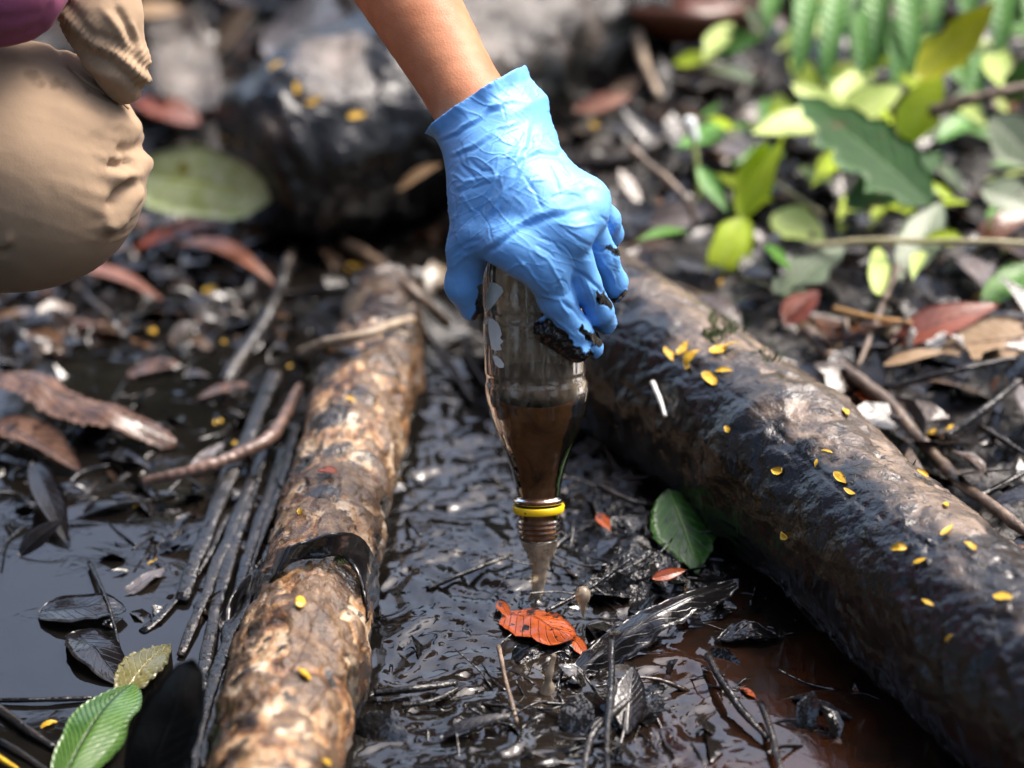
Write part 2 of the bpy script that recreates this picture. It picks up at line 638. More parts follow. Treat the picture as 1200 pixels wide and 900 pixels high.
leafmat("corrugated_leaf", (0.035, 0.095, 0.013), (0.085, 0.17, 0.035), (0.015, 0.04, 0.008), rough=0.2, trans=0.0, nv=20, veinw=0.12, bump=0.6, spots=(90, 0.66), spot_col=(0.01, 0.01, 0.008))
leafmat("grey_leaf", (0.07, 0.06, 0.06), (0.20, 0.17, 0.165), (0.05, 0.04, 0.04), rough=0.25, trans=0.0)
leafmat("tan_leaf", (0.25, 0.15, 0.07), (0.42, 0.29, 0.17), (0.16, 0.09, 0.04), rough=0.4, trans=0.1)
leafmat("shaded_black_leaf", (0.003, 0.003, 0.003), (0.006, 0.005, 0.005), (0.004, 0.004, 0.004), rough=0.38, trans=0.0, bump=0.3)  # near-black base: the leaf's own black plus the shade in its hollow
leafmat("decay_leaf", (0.05, 0.05, 0.015), (0.13, 0.12, 0.04), (0.20, 0.17, 0.07), rough=0.18, trans=0.0, nv=10, spots=(120, 0.62))
leafmat("black_leaf", (0.004, 0.004, 0.005), (0.012, 0.010, 0.010), (0.006, 0.006, 0.006), rough=0.13, trans=0.0, bump=0.25)
leafmat("yellow_leaflet", (0.50, 0.27, 0.010), (0.78, 0.50, 0.04), (0.60, 0.34, 0.02), rough=0.3, trans=0.1, nv=6, spots=(210, 0.64), spot_col=(0.12, 0.06, 0.015), scale=160)

# litter with a tone per leaf
k = NT("leaf_litter")
tone = k.attr("tone")
col = k.ramp(tone, [(0.0, (0.005, 0.005, 0.005)), (0.42, (0.016, 0.012, 0.010)), (0.60, (0.060, 0.034, 0.020)), (0.76, (0.13, 0.082, 0.050)), (0.86, (0.20, 0.070, 0.025)), (0.94, (0.24, 0.19, 0.13))])
k.set(Base_Color=k.mix(k.math('MULTIPLY', k.noise(80, 5), 0.7), col, (0.012, 0.010, 0.009)), Roughness=0.20, Specular_IOR_Level=0.55)
k.bump(k.noise(110, 3), 0.5, 0.003)
M['litter'] = k.m

k = NT("wet_debris")
tone = k.attr("tone")
k.set(Base_Color=k.ramp(tone, [(0, (0.004, 0.004, 0.004)), (0.6, (0.010, 0.008, 0.007)), (0.85, (0.04, 0.025, 0.016)), (1, (0.12, 0.075, 0.045))]), Roughness=0.17, Specular_IOR_Level=0.7)
k.bump(k.noise(130, 2), 0.5, 0.003)
M['debris'] = k.m

# people
k = NT("skin")
k.set(Base_Color=k.ramp(k.noise(50, 5), [(0.3, (0.43, 0.165, 0.08)), (0.7, (0.58, 0.265, 0.145))]), Roughness=0.5, Specular_IOR_Level=0.3, Subsurface_Weight=0.12, Subsurface_Scale=0.01)
k.b.inputs["Subsurface Radius"].default_value = (0.8, 0.3, 0.15)
bb = k.bump(k.voro(700), 0.16, 0.0006)
k.bump(k.noise(260, 4), 0.15, 0.0008, bb)
M['skin'] = k.m

k = NT("blue_nitrile")
mud = k.attr("mud")
k.set(Base_Color=k.mix(mud, k.ramp(k.noise(40, 3), [(0.3, (0.135, 0.385, 0.83)), (0.7, (0.165, 0.43, 0.88))]), (0.006, 0.005, 0.005)),
      Roughness=k.math('ADD', 0.46, k.math('MULTIPLY', mud, -0.26)), Specular_IOR_Level=0.5)
wv = k.noise(75, 4, 0.6, dist=1.6, stretch=(1.0, 0.8, 2.2))
b1 = k.bump(wv, 0.10, 0.002)
k.bump(k.noise(240, 3, 0.5, dist=0.8), 0.08, 0.0010, b1)
M['glove'] = k.m

def cloth(name, a, b, weave=1500, bump=0.15):
    k = NT(name)
    st = k.attr("stain")
    k.set(Base_Color=k.mix(st, k.ramp(k.noise(14, 4), [(0.3, a), (0.7, b)]), (0.10, 0.065, 0.042)), Roughness=0.85, Specular_IOR_Level=0.25, Sheen_Weight=0.08)
    b0 = k.bump(k.noise(30, 3), 0.25, 0.004)
    wv = k.math('MULTIPLY', k.math('SINE', k.math('MULTIPLY', k.attr("wu"), weave)), k.math('SINE', k.math('MULTIPLY', k.attr("wv"), weave)))
    b1 = k.bump(k.noise(700, 3), bump, 0.0008, b0)
    M[name] = k.m

cloth("khaki_cloth", (0.34, 0.235, 0.150), (0.40, 0.28, 0.18))
cloth("maroon_cloth", (0.26, 0.065, 0.13), (0.33, 0.095, 0.18))
k = NT("hair"); k.set(Base_Color=(0.012, 0.009, 0.008), Roughness=0.4); M['hair'] = k.m

# bottle
k = NT("clear_plastic")
dirt = k.attr("dirt")
film = k.ramp(k.noise(42, 6, 0.65, stretch=(1, 1, 0.4)), [(0.38, (0.12,) * 3), (0.64, (0.70,) * 3)])
k.set(Base_Color=k.ramp(k.noise(70, 5), [(0.3, (0.18, 0.12, 0.075)), (0.7, (0.48, 0.39, 0.28))]), Roughness=0.12, Specular_IOR_Level=0.6)
thin = k.n("ShaderNodeBsdfTransparent"); thin.inputs[0].default_value = (0.95, 0.94, 0.92, 1)
gl = k.n("ShaderNodeBsdfGlossy"); gl.inputs["Roughness"].default_value = 0.05
fr = k.n("ShaderNodeFresnel"); fr.inputs[0].default_value = 1.28
nb = k.bump(k.noise(90, 3), 0.10, 0.002)
k.l(nb, gl.inputs["Normal"]); k.l(nb, fr.inputs["Normal"])
m1 = k.n("ShaderNodeMixShader"); k.l(fr.outputs[0], m1.inputs[0]); k.l(thin.outputs[0], m1.inputs[1]); k.l(gl.outputs[0], m1.inputs[2])
mx = k.n("ShaderNodeMixShader")
k.l(k.math('MULTIPLY', dirt, film), mx.inputs[0])
k.l(m1.outputs[0], mx.inputs[1]); k.l(k.b.outputs[0], mx.inputs[2]); k.l(mx.outputs[0], k.out.inputs[0])
M['plastic'] = k.m

k = NT("silty_water")
k.set(Base_Color=k.ramp(k.noise(32, 6, 0.65, dist=0.8), [(0.32, (0.07, 0.028, 0.010)), (0.50, (0.27, 0.105, 0.034)), (0.75, (0.40, 0.19, 0.08))]), Roughness=0.4, Specular_IOR_Level=0.1)
M['silt'] = k.m

k = NT("pouring_water")
k.set(Base_Color=k.ramp(k.noise(120, 4, stretch=(1, 1, 0.2)), [(0.3, (0.24, 0.18, 0.12)), (0.7, (0.58, 0.48, 0.36))]), Roughness=0.06, Specular_IOR_Level=0.6)
tr = k.n("ShaderNodeBsdfTransparent"); tr.inputs[0].default_value = (0.85, 0.78, 0.66, 1)
mx = k.n("ShaderNodeMixShader"); mx.inputs[0].default_value = 0.52
k.l(tr.outputs[0], mx.inputs[1]); k.l(k.b.outputs[0], mx.inputs[2]); k.l(mx.outputs[0], k.out.inputs[0])
k.bump(k.noise(160, 3, stretch=(1, 1, 0.25)), 0.35, 0.002)
M['pour'] = k.m

k = NT("yellow_plastic"); k.set(Base_Color=k.mix(k.step(k.noise(170, 3), 0.66, 0.70), (0.92, 0.60, 0.012), (0.02, 0.015, 0.01)), Roughness=0.3); M['yellow'] = k.m
k = NT("label_paper"); k.set(Base_Color=k.ramp(k.noise(90, 4), [(0.3, (0.66, 0.70, 0.68)), (0.7, (0.80, 0.84, 0.82))]), Roughness=0.6); M['paper'] = k.m
k = NT("moss"); k.set(Base_Color=k.ramp(k.noise(200, 4), [(0.3, (0.018, 0.035, 0.008)), (0.7, (0.07, 0.12, 0.02))]), Roughness=0.8); k.bump(k.noise(500, 4), 1.0, 0.004); M['moss'] = k.m
k = NT("pale_stem"); k.set(Base_Color=k.ramp(k.noise(60, 4), [(0.3, (0.22, 0.22, 0.10)), (0.7, (0.36, 0.34, 0.18))]), Roughness=0.5); M['stem'] = k.m

# ------------------------------------------------------------------ ground
LA = np.array([0.262, -0.115]); LB = np.array([0.04, 0.315])        # right log axis on the ground
LD = (LB - LA) / np.linalg.norm(LB - LA)
LN = np.array([LD[1], -LD[0]])                                      # points to the bank
PA = np.array([-0.128, -0.20]); PB = np.array([-0.088, 0.34])       # left log axis


def base_h(x, y):
    s = (x - LA[0]) * LN[0] + (y - LA[1]) * LN[1]
    h = np.full_like(x, -0.022)
    bank = sstep(0.0, 0.10, s)
    h = h + bank * 0.055 + np.clip(s - 0.10, 0, 6) * 0.10
    h = h + sstep(0.45, 0.75, y) * 0.035 + np.clip(y - 0.75, 0, 8) * 0.12
    # heap of black debris below the bottle and up against the right log
    g = lambda cx, cy, sx, sy, a: a * np.exp(-((x - cx) / sx) ** 2 - ((y - cy) / sy) ** 2)
    h = h + g(0.090, 0.045, 0.060, 0.070, 0.032) + g(0.075, 0.17, 0.055, 0.09, 0.028) + g(0.03, -0.055, 0.06, 0.022, 0.021) + g(0.20, 0.06, 0.05, 0.05, 0.010)
    h = h - 0.012 * sstep(-0.13, -0.08, x) * sstep(0.045, 0.0, x) * sstep(-0.05, 0.02, y) * sstep(0.34, 0.24, y)
    h = h - 0.014 * sstep(0.06, 0.12, x) * sstep(0.02, -0.06, y) - 0.010 * sstep(-0.07, -0.11, y)
    h = h + g(-0.095, 0.405, 0.050, 0.035, 0.050)
    # channel banks on the far left
    h = h + g(-0.42, 0.16, 0.10, 0.07, 0.030) + g(-0.20, 0.42, 0.30, 0.12, 0.014) - 0.022 * sstep(-0.13, -0.18, x) * sstep(0.30, 0.15, y)
    return h, bank


def terrain_h(x, y):
    h, bank = base_h(x, y)
    p = np.stack([x, y, np.zeros_like(x)], axis=-1)
    near = np.exp(-(x ** 2 + (y - 0.3) ** 2) / 2.0)
    h = h + (0.006 + 0.010 * bank) * fbm(p * 9, 4, 3) + 0.0052 * near * ridged(p * 42, 3, 11) + 0.0016 * near * fbm(p * 150, 2, 21)
    h = h + 0.06 * (1 - near) * fbm(p * 1.1, 3, 31)
    return h, bank


def axis_coords(lo, hi, step, clo, chi, cstep, far):
    c = list(np.arange(lo, hi, step))
    v, s = hi, step
    while v < chi:
        c.append(v); s = min(cstep, s * 1.15); v += s
    while v < far:
        c.append(v); s *= 1.22; v += s
    c.append(far)
    v, s = lo - step, step
    left = []
    while v > clo:
        left.append(v); s = min(cstep, s * 1.15); v -= s
    while v > -far:
        left.append(v); s *= 1.22; v -= s
    left.append(-far)
    return np.array(left[::-1] + c)


gx = axis_coords(-0.16, 0.33, 0.0022, -0.75, 0.95, 0.0060, 60.0)
gy = axis_coords(-0.27, 0.34, 0.0024, -0.45, 1.6, 0.0075, 60.0)
X, Y = np.meshgrid(gx, gy, indexing='ij')
H, BK = terrain_h(X, Y)
TV = np.stack([X, Y, H], axis=-1).reshape(-1, 3)
TF = grid_faces(len(gx), len(gy))
ground = mk("ground", TV, TF, M['mud'], kind="structure", origin=(0, 0, 0), attrs={"bank": np.clip(BK + sstep(0.45, 0.8, Y), 0, 1).ravel()})
T_BVH = BVHTree.FromPolygons([Vector(v) for v in TV[:, :]], [tuple(f) for f in TF.tolist()]) if False else None


def th(x, y):
    """terrain height at one spot"""
    h, _ = terrain_h(np.array([float(x)]), np.array([float(y)]))
    return float(h[0])


# ------------------------------------------------------------------ water
wx = axis_coords(-0.14, 0.20, 0.0028, -0.7, 0.8, 0.008, 3.0)
wy = axis_coords(-0.27, 0.34, 0.0028, -0.45, 1.2, 0.010, 3.0)
WX, WY = np.meshgrid(wx, wy, indexing='ij')
pw = np.stack([WX * 46, WY * 62, 0 * WX], -1)
warp = np.stack([fbm(pw * 0.4, 2, 60), fbm(pw * 0.4, 2, 61), 0 * WX], -1)
chan = sstep(-0.13, -0.06, WX) * sstep(0.16, 0.08, WX) * sstep(0.42, 0.30, WY)
rd = np.hypot(WX - 0.016, WY - 0.0)
WZ = -0.002 + 0.0030 * chan * fbm(pw + 2.6 * warp, 4, 5) + 0.0013 * chan * ridged(pw * 2.4 + 4.0 * warp, 2, 8) \
    + 0.0016 * np.exp(-rd / 0.03) * np.sin(rd * 900) + 0.00025 * vnoise(np.stack([WX * 30, WY * 30, 0 * WX], -1), 9)
water = mk("stream_water", np.stack([WX, WY, WZ], -1).reshape(-1, 3), grid_faces(len(wx), len(wy)), M['water'], kind="structure", origin=(0, 0, 0))

HITS = []            # (bvh) of solid things that others can lie on


def add_hit(V, F):
    HITS.append(BVHTree.FromPolygons([tuple(v) for v in np.asarray(V).tolist()], [tuple(int(i) for i in f) for f in F]))


# coarse terrain for ray hits
cx = np.linspace(-0.9, 1.1, 260); cy = np.linspace(-0.4, 1.9, 300)
CX, CY = np.meshgrid(cx, cy, indexing='ij')
CH, _ = terrain_h(CX, CY)
add_hit(np.stack([CX, CY, np.maximum(CH, -0.004)], -1).reshape(-1, 3), grid_faces(len(cx), len(cy)))


def hit(px, py, only=None):
    """the first solid surface seen at a pixel: (point, normal)"""
    r = RAY(px, py)
    best = None
    for b in (HITS if only is None else HITS[:only]):
        q = b.ray_cast(CAM, r, 20.0)
        if q[0] is not None and (best is None or q[3] < best[2]):
            best = (q[0], q[1] if q[1].dot(r) < 0 else -q[1], q[3])
    if best is None:
        return G(px, py, 0.0), Vector((0, 0, 1))
    return best[0], best[1]


def lifted(px, py, up, only=None):
    """a point `up` above what is seen at a pixel, still seen at that pixel"""
    p, n = hit(px, py, only)
    r = RAY(px, py)
    return p - r * (up / max(-r.z, 0.2)), n


def T(px, py, up=0.0):
    return hit(px, py, 1)[0] + Vector((0, 0, up))


# ------------------------------------------------------------------ logs
def log_geo(pts, radii, seed, nseg=160, n=260, lump=0.06, fine=0.0015, knots=(), bands=(), plates=None):
    c = resample(pts, n)
    r = np.interp(np.linspace(0, 1, n), np.linspace(0, 1, len(radii)), radii)
    t, u, v = frames(c)
    a = np.linspace(0, 2 * np.pi, nseg, endpoint=False)
    ring = np.cos(a)[None, :, None] * u[:, None, :] + np.sin(a)[None, :, None] * v[:, None, :]
    V = c[:, None, :] + ring * r[:, None, None]
    q = V.reshape(-1, 3)
    d = lump * r.mean() * fbm(q * 9, 3, seed) + fine * 1.6 * fbm(q * 70, 4, seed + 5) + fine * ridged(q * 38, 3, seed + 9) * 0.8
    pl = np.zeros(len(q))
    if plates:
        ax = (c[-1] - c[0]) / np.linalg.norm(c[-1] - c[0])
        al = q @ ax
        qq = q - ax * al[:, None] * 0.45
        qq = qq + 0.012 * np.stack([vnoise(q * 60, seed + 70), vnoise(q * 60, seed + 71), vnoise(q * 60, seed + 72)], 1)
        for (psc, pth, ph) in plates:
            f = fbm(qq * psc, 4, seed + int(psc))
            pm = sstep(pth, pth + 0.035, f)
            d = d + ph * pm + ph * 0.5 * np.exp(-((f - pth - 0.03) / 0.03) ** 2)
            pl = np.maximum(pl, pm)
        # long splits
        f = np.abs(vnoise(q * 30 - ax * (al * 26)[:, None], seed + 40))
        d = d - 0.0016 * sstep(0.05, 0.0, f)
    d = d.reshape(n, nseg)
    tt = np.linspace(0, 1, n)
    for (kt, ka, kr, kh) in knots:
        da = np.angle(np.exp(1j * (a - ka)))[None, :] * r[:, None]
        dl = (tt - kt)[:, None] * np.linalg.norm(c[-1] - c[0])
        d = d + kh * np.exp(-(da ** 2 + dl ** 2) / kr ** 2)
    for (bt, bw, bh) in bands:
        wob = 0.02 * vnoise(np.stack([np.cos(a) * 2, np.sin(a) * 2, 0 * a + bt * 9], -1), seed)
        d = d + bh * np.exp(-((tt[:, None] - bt - wob[None, :]) / bw) ** 2)
    V = V + ring * d[:, :, None]
    # blunt ragged ends
    for e, s in ((0, -1), (n - 1, 1)):
        V[e] = c[e] + (V[e] - c[e]) * 0.86 + t[e] * s * 0.004
    V = V.reshape(-1, 3)
    V = np.vstack([V, c[0] - t[0] * 0.004, c[-1] + t[-1] * 0.004])
    log_geo.plate = np.concatenate([pl, [0, 0]])
    F = [tuple(f) for f in grid_faces(n, nseg, True).tolist()]
    F += [(len(V) - 2, (k + 1) % nseg, k) for k in range(nseg)]
    F += [(len(V) - 1, (n - 1) * nseg + k, (n - 1) * nseg + (k + 1) % nseg) for k in range(nseg)]
    return V, F, c


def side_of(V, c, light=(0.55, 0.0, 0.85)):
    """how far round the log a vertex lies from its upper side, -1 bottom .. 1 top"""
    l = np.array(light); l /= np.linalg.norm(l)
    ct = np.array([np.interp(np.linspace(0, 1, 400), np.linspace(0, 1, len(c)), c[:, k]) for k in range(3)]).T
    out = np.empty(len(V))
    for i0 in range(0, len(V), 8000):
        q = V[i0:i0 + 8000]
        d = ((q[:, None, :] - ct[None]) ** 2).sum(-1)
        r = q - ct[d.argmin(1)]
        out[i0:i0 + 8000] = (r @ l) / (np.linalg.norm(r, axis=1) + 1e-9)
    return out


# right log: axis lies a little above the mud
rl = [G(1330, 905, 0.045), G(1130, 742, 0.045), G(990, 615, 0.046), G(860, 510, 0.048), G(740, 420, 0.050), G(655, 355, 0.052), G(600, 318, 0.052)]
V, F, c = log_geo(rl, [0.058, 0.0575, 0.0575, 0.0585, 0.0590, 0.060, 0.052], 41, n=330, nseg=200, lump=0.055, fine=0.0010,
                  knots=[(0.20, 1.2, 0.02, 0.006), (0.45, 0.6, 0.03, 0.004)], bands=[(0.50, 0.02, 0.0035), (0.40, 0.025, -0.0022)], plates=[(26, 0.06, 0.0010), (55, 0.16, 0.0007)])
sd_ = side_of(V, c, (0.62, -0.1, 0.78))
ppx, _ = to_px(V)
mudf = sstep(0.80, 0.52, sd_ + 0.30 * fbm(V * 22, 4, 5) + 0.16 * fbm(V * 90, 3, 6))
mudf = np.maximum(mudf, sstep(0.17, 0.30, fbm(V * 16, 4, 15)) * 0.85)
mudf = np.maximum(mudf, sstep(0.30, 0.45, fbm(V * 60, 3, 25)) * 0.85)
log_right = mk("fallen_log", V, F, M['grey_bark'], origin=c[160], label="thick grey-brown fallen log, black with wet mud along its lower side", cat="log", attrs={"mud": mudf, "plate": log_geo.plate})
add_hit(V, F)
# left log
ll = [G(300, 1010, 0.020), G(328, 880, 0.022), G(362, 735, 0.024), G(392, 610, 0.024), G(418, 500, 0.024), G(442, 410, 0.022), G(452, 352, 0.016)]
V, F, c = log_geo(ll, [0.0375, 0.0375, 0.0355, 0.0345, 0.0335, 0.034, 0.029], 77, n=330, nseg=150, lump=0.16, fine=0.0016,
                  knots=[(0.24, 0.9, 0.016, 0.006), (0.66, 0.4, 0.02, 0.005)], bands=[(0.16, 0.02, 0.002), (0.26, 0.03, 0.0018), (0.80, 0.02, 0.003)], plates=[(30, 0.16, 0.0013), (62, 0.20, 0.0009)])
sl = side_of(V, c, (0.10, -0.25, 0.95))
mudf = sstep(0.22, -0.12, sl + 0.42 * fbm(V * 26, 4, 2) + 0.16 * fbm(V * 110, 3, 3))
pxl, _ = to_px(V)
mudf = np.maximum(mudf, sstep(470, 350, pxl[:, 1] + 160 * fbm(V * 30, 3, 8)) * 0.8)
mudf = np.maximum(mudf, sstep(0.22, 0.42, fbm(V * 34, 4, 12)) * 0.9)
log_left = mk("fallen_log", V, F, M['pale_bark'], origin=c[160], label="slimmer pale tan log with blotchy bark lying along the dark pool", cat="log", attrs={"mud": mudf, "plate": log_geo.plate})
add_hit(V, F)

# large log behind, and slabs of dead wood
bl = [G(735, 30, 0.10), G(640, 62, 0.095), G(520, 110, 0.085), G(400, 165, 0.075), G(300, 205, 0.060)]
V, F, c = log_geo(bl, [0.070, 0.092, 0.094, 0.092, 0.070], 55, nseg=90, n=120, lump=0.22, fine=0.003)
px_, _ = to_px(V)
sb = side_of(V, c, (0.15, -0.1, 0.95))
mudf = np.clip(sstep(0.95, 0.55, sb + 0.45 * fbm(V * 18, 4, 8)) + sstep(560, 480, px_[:, 0]) * sstep(-0.35, 0.1, fbm(V * 20, 3, 4)), 0, 1)
mk("fallen_log", V, F, M['far_bark'], origin=c[60], label="big dark wet log lying behind the gloved arm, out of focus", cat="log", attrs={"mud": mudf})
add_hit(V, F)


def slab(px_pts, wid, thick, z, mat, label, seed, cat="dead wood", name="bark_slab", wet=0.3, curl=0.3):
    """a broad curled piece of bark or palm sheath lying on the litter"""
    c = resample([G(x, y, zz) for (x, y, zz) in px_pts], 40)
    t, u, v = frames(c)
    # u is horizontal across, v points up or down
    v = np.where(v[:, 2:3] < 0, -v, v)
    m = 15
    s = np.linspace(-1, 1, m)
    ww = np.interp(np.linspace(0, 1, 40), np.linspace(0, 1, len(wid)), wid)
    top = c[:, None] + u[:, None] * (s[None, :, None] * ww[:, None, None]) + v[:, None] * ((curl * (s ** 2 - 0.4)[None, :, None]) * ww[:, None, None])
    nz = fbm(top.reshape(-1, 3) * 30, 3, seed).reshape(40, m)
    top = top + v[:, None] * (nz * 0.006)[:, :, None]
    bot = top - v[:, None] * thick
    V = np.concatenate([top, bot[:, ::-1]], axis=1).reshape(-1, 3)
    F = [tuple(f) for f in grid_faces(40, 2 * m, True).tolist()]
    F += [tuple(range(2 * m)), tuple(39 * 2 * m + k for k in range(2 * m))[::-1]]
    o = mk(name, V, F, mat, origin=c[20], label=label, cat=cat, attrs={"mud": np.clip(wet + 0.8 * fbm(V * 25, 3, seed + 1), 0, 1)})
    add_hit(V, F)
    return o


slab([(640, 182, 0.06), (720, 172, 0.07), (800, 135, 0.08), (868, 82, 0.09)], [0.020, 0.030, 0.032, 0.026], 0.012, 0.05, M['far_bark'], "pale grey slab of dead wood curving up toward the ferns", 3, wet=0.0)
slab([(690, 242, 0.035), (760, 222, 0.045), (850, 180, 0.05)], [0.022, 0.030, 0.026], 0.014, 0.04, M['far_bark'], "darker slab of dead wood below the pale grey slab", 5, wet=0.45)
slab([(735, 8, 0.13), (800, 20, 0.13), (870, 8, 0.13)], [0.03, 0.05, 0.03], 0.008, 0.1, M['rust_leaf'], "curled pinkish brown bark piece at the top edge of the view", 7, wet=0.0, curl=0.8, name="bark_piece", cat="bark")
slab([(198, 20, 0.10), (212, 62, 0.07), (222, 122, 0.05)], [0.03, 0.034, 0.028], 0.02, 0.1, M['far_bark'], "upright grey dead wood block behind the knee", 9, wet=0.15)


# ------------------------------------------------------------------ leaves
def leaf_geo(L, W, nu=16, nv=9, a=0.8, b=0.9, fold=0.15, curl=0.10, serr=(0, 0.0), wave=0.0, seed=0, teeth=0.0, lobes=(0, 0.0), thick=0.0004, rel=0.0, nvein=9):
    t = np.linspace(0, 1, nu)
    s = np.linspace(-1, 1, nv)
    half = W / 2 * np.sin(np.pi * t ** a) ** b
    half = np.maximum(half, W * 0.02)
    r = np.random.default_rng(seed)
    hl = half.copy(); hr = half.copy()
    if serr[0]:
        sw = np.abs(((t * serr[0]) % 1.0) - 0.0)
        hl = hl * (1 - serr[1] * (1 - sw)); hr = hr * (1 - serr[1] * (1 - sw))
    if lobes[0]:
        hl = hl * (1 - lobes[1] * (0.5 + 0.5 * np.cos(2 * np.pi * lobes[0] * t))); hr = hr * (1 - lobes[1] * (0.5 + 0.5 * np.cos(2 * np.pi * lobes[0] * t + 0.6)))
    irr = 0.13
    o1 = np.stack([t * 5 + seed * 1.37, 0 * t, 0 * t], -1)
    hl = hl * (1 + irr * fbm(o1, 3, seed) * 1.6); hr = hr * (1 + irr * fbm(o1 + 31, 3, seed) * 1.6)
    hl = hl * (1 + teeth * r.normal(0, 1, nu)); hr = hr * (1 + teeth * r.normal(0, 1, nu))
    T_, S_ = np.meshgrid(t, s, indexing='ij')
    yy = np.where(S_ < 0, S_ * hl[:, None], S_ * hr[:, None])
    zz = fold * np.abs(yy) + curl * L * (4 * T_ * (1 - T_)) * 0.5
    if rel:
        zz = zz + rel * np.cos(2 * np.pi * nvein * (T_ - 0.55 * np.abs(S_) * 0.5))
    V = np.stack([T_ * L, yy, zz], -1).reshape(-1, 3)
    if wave:
        V[:, 2] += wave * L * fbm(np.stack([V[:, 0], V[:, 1], 0 * V[:, 0]], -1) * (2.2 / L) + seed * 3.1, 3, seed)
        V[:, 1] += 0.3 * wave * L * vnoise(np.stack([V[:, 0], 0 * V[:, 1], 0 * V[:, 0]], -1) * (2.0 / L) + seed * 1.7, seed)
    F = grid_faces(nu, nv)
    uv = np.stack([T_, S_ * 0.5 + 0.5], -1).reshape(-1, 2)
    n = len(V)
    V2 = V.copy(); V2[:, 2] -= thick
    Fb = F[:, ::-1] + n
    rim = [k * nv for k in range(nu)] + [(nu - 1) * nv + k for k in range(1, nv)] + [k * nv + nv - 1 for k in range(nu - 2, -1, -1)] + [k for k in range(nv - 2, 0, -1)]
    rim = np.array(rim)
    r2 = np.roll(rim, -1)
    Fr = np.stack([rim, rim + n, r2 + n, r2], 1)
    return np.vstack([V, V2]), np.vstack([F, Fb, Fr]), np.vstack([uv, uv])


def frame_from(base, tip, up):
    x = (Vector(tip) - Vector(base))
    L = x.length
    x.normalize()
    z = Vector(up)
    z = (z - x * z.dot(x)).normalized()
    y = z.cross(x)
    return np.array([x, y, z]), L


def leaf(name, mat, base, tip, W, up=(0, 0, 1), parent=None, **kw):
    g = {k: kw.pop(k) for k in ('nu', 'nv', 'a', 'b', 'fold', 'curl', 'serr', 'wave', 'seed', 'teeth', 'lobes', 'thick', 'rel', 'nvein') if k in kw}
    B, L = frame_from(base, tip, up)
    V, F, uv = leaf_geo(L, W, **g)
    V = V @ B + np.array(base)
    kw.setdefault('origin', tuple(base) if parent is None else None)
    return mk(name, V, F, mat, parent, uv=uv, **kw)


def leaf_on(name, mat, p0, p1, wpx, label, cat="leaf", group=None, up0=0.003, up1=0.003, lean=0.0, **kw):
    """a leaf lying on what is seen at the two pixels"""
    only = None
    (a, n0), (b, n1) = hit(*p0), hit(*p1)
    if (a - b).length > 0.0035 * math.hypot(p0[0] - p1[0], p0[1] - p1[1]) + 0.004:
        only = 1
    a, n0 = lifted(p0[0], p0[1], up0, only); b, n1 = lifted(p1[0], p1[1], up1, only)
    d = (a - CAM).dot(AX_F)
    up = (n0 + n1).normalized() if n0.z > -0.2 else Vector((0, 0, 1))
    if lean: up = (up + lean * (CAM - a).normalized()).normalized()
    return leaf(name, M[mat] if isinstance(mat, str) else mat, a, b, wpx * d / FPX, up, label=label, cat=cat, group=group, **kw)


# ------------------------------------------------------------------ bottle
mouth = P(632, 632, 1.528)
baseb = P(624, 268, 1.500)
bax = (baseb - mouth).normalized()
Lb = (baseb - mouth).length
bx = (AX_R - bax * AX_R.dot(bax)).normalized()
by = bax.cross(bx)
BM = np.array([bx, by, bax])
PXM = 1.515 / FPX
prof = [(0.000, 23.5), (0.0022, 25.0), (0.0040, 23.6), (0.0055, 26.4), (0.0070, 23.6), (0.0085, 26.4), (0.0100, 23.6), (0.0115, 26.4), (0.0130, 23.6), (0.0145, 24.0),
        (0.0220, 24.2), (0.0235, 30.5), (0.0255, 30.5), (0.0268, 25.5), (0.034, 27.5), (0.044, 33.0), (0.056, 41.5), (0.068, 50.0), (0.078, 56.5), (0.086, 59.6), (0.092, 60.5), (0.097, 60.0),
        (0.0985, 58.3), (0.102, 58.3), (0.1035, 59.4), (0.120, 59.6), (0.135, 59.4), (0.137, 58.0), (0.141, 58.0), (0.143, 59.2), (0.165, 59.0), (0.180, 56.0), (0.187, 50.0), (0.191, 38.0), (0.1905, 18.0)]
prof = [(z * Lb / 0.1905, r * PXM) for z, r in prof]


def lathe(pr, seg=96, ribs=0.0):
    a = np.linspace(0, 2 * np.pi, seg, endpoint=False)
    V = []
    for z, r in pr:
        rr = r * (1 + ribs * (np.exp(-(np.sin(3.5 * (a - 1.02)) / 0.16) ** 2) - 0.2) * sstep(0.10, 0.115, z) * sstep(0.185, 0.16, z))
        V.append(np.stack([rr * np.cos(a), rr * np.sin(a), np.full(seg, z)], -1))
    return np.array(V).reshape(-1, 3)


def smooth_prof(pr, n):
    z = np.array([p[0] for p in pr]); r = np.array([p[1] for p in pr])
    s = np.concatenate([[0], np.cumsum(np.hypot(np.diff(z), np.diff(r)))])
    q = np.linspace(0, s[-1], n)
    return list(zip(np.interp(q, s, z), np.interp(q, s, r)))


B_ROOT = root("plastic_bottle", tuple(mouth), "clear plastic bottle held upside down, half full of brown water with a yellow neck ring", "bottle")
prO = smooth_prof(prof, 220)
seg = 168
Vo = lathe(prO, seg, 0.02)
prI = [(z, max(r - 0.0010, 0.004)) for z, r in prO]
prI = [(min(z, prO[-1][0] - 0.002), r) for z, r in prI]
Vi = lathe(prI, seg, 0.02)
n = len(prO)
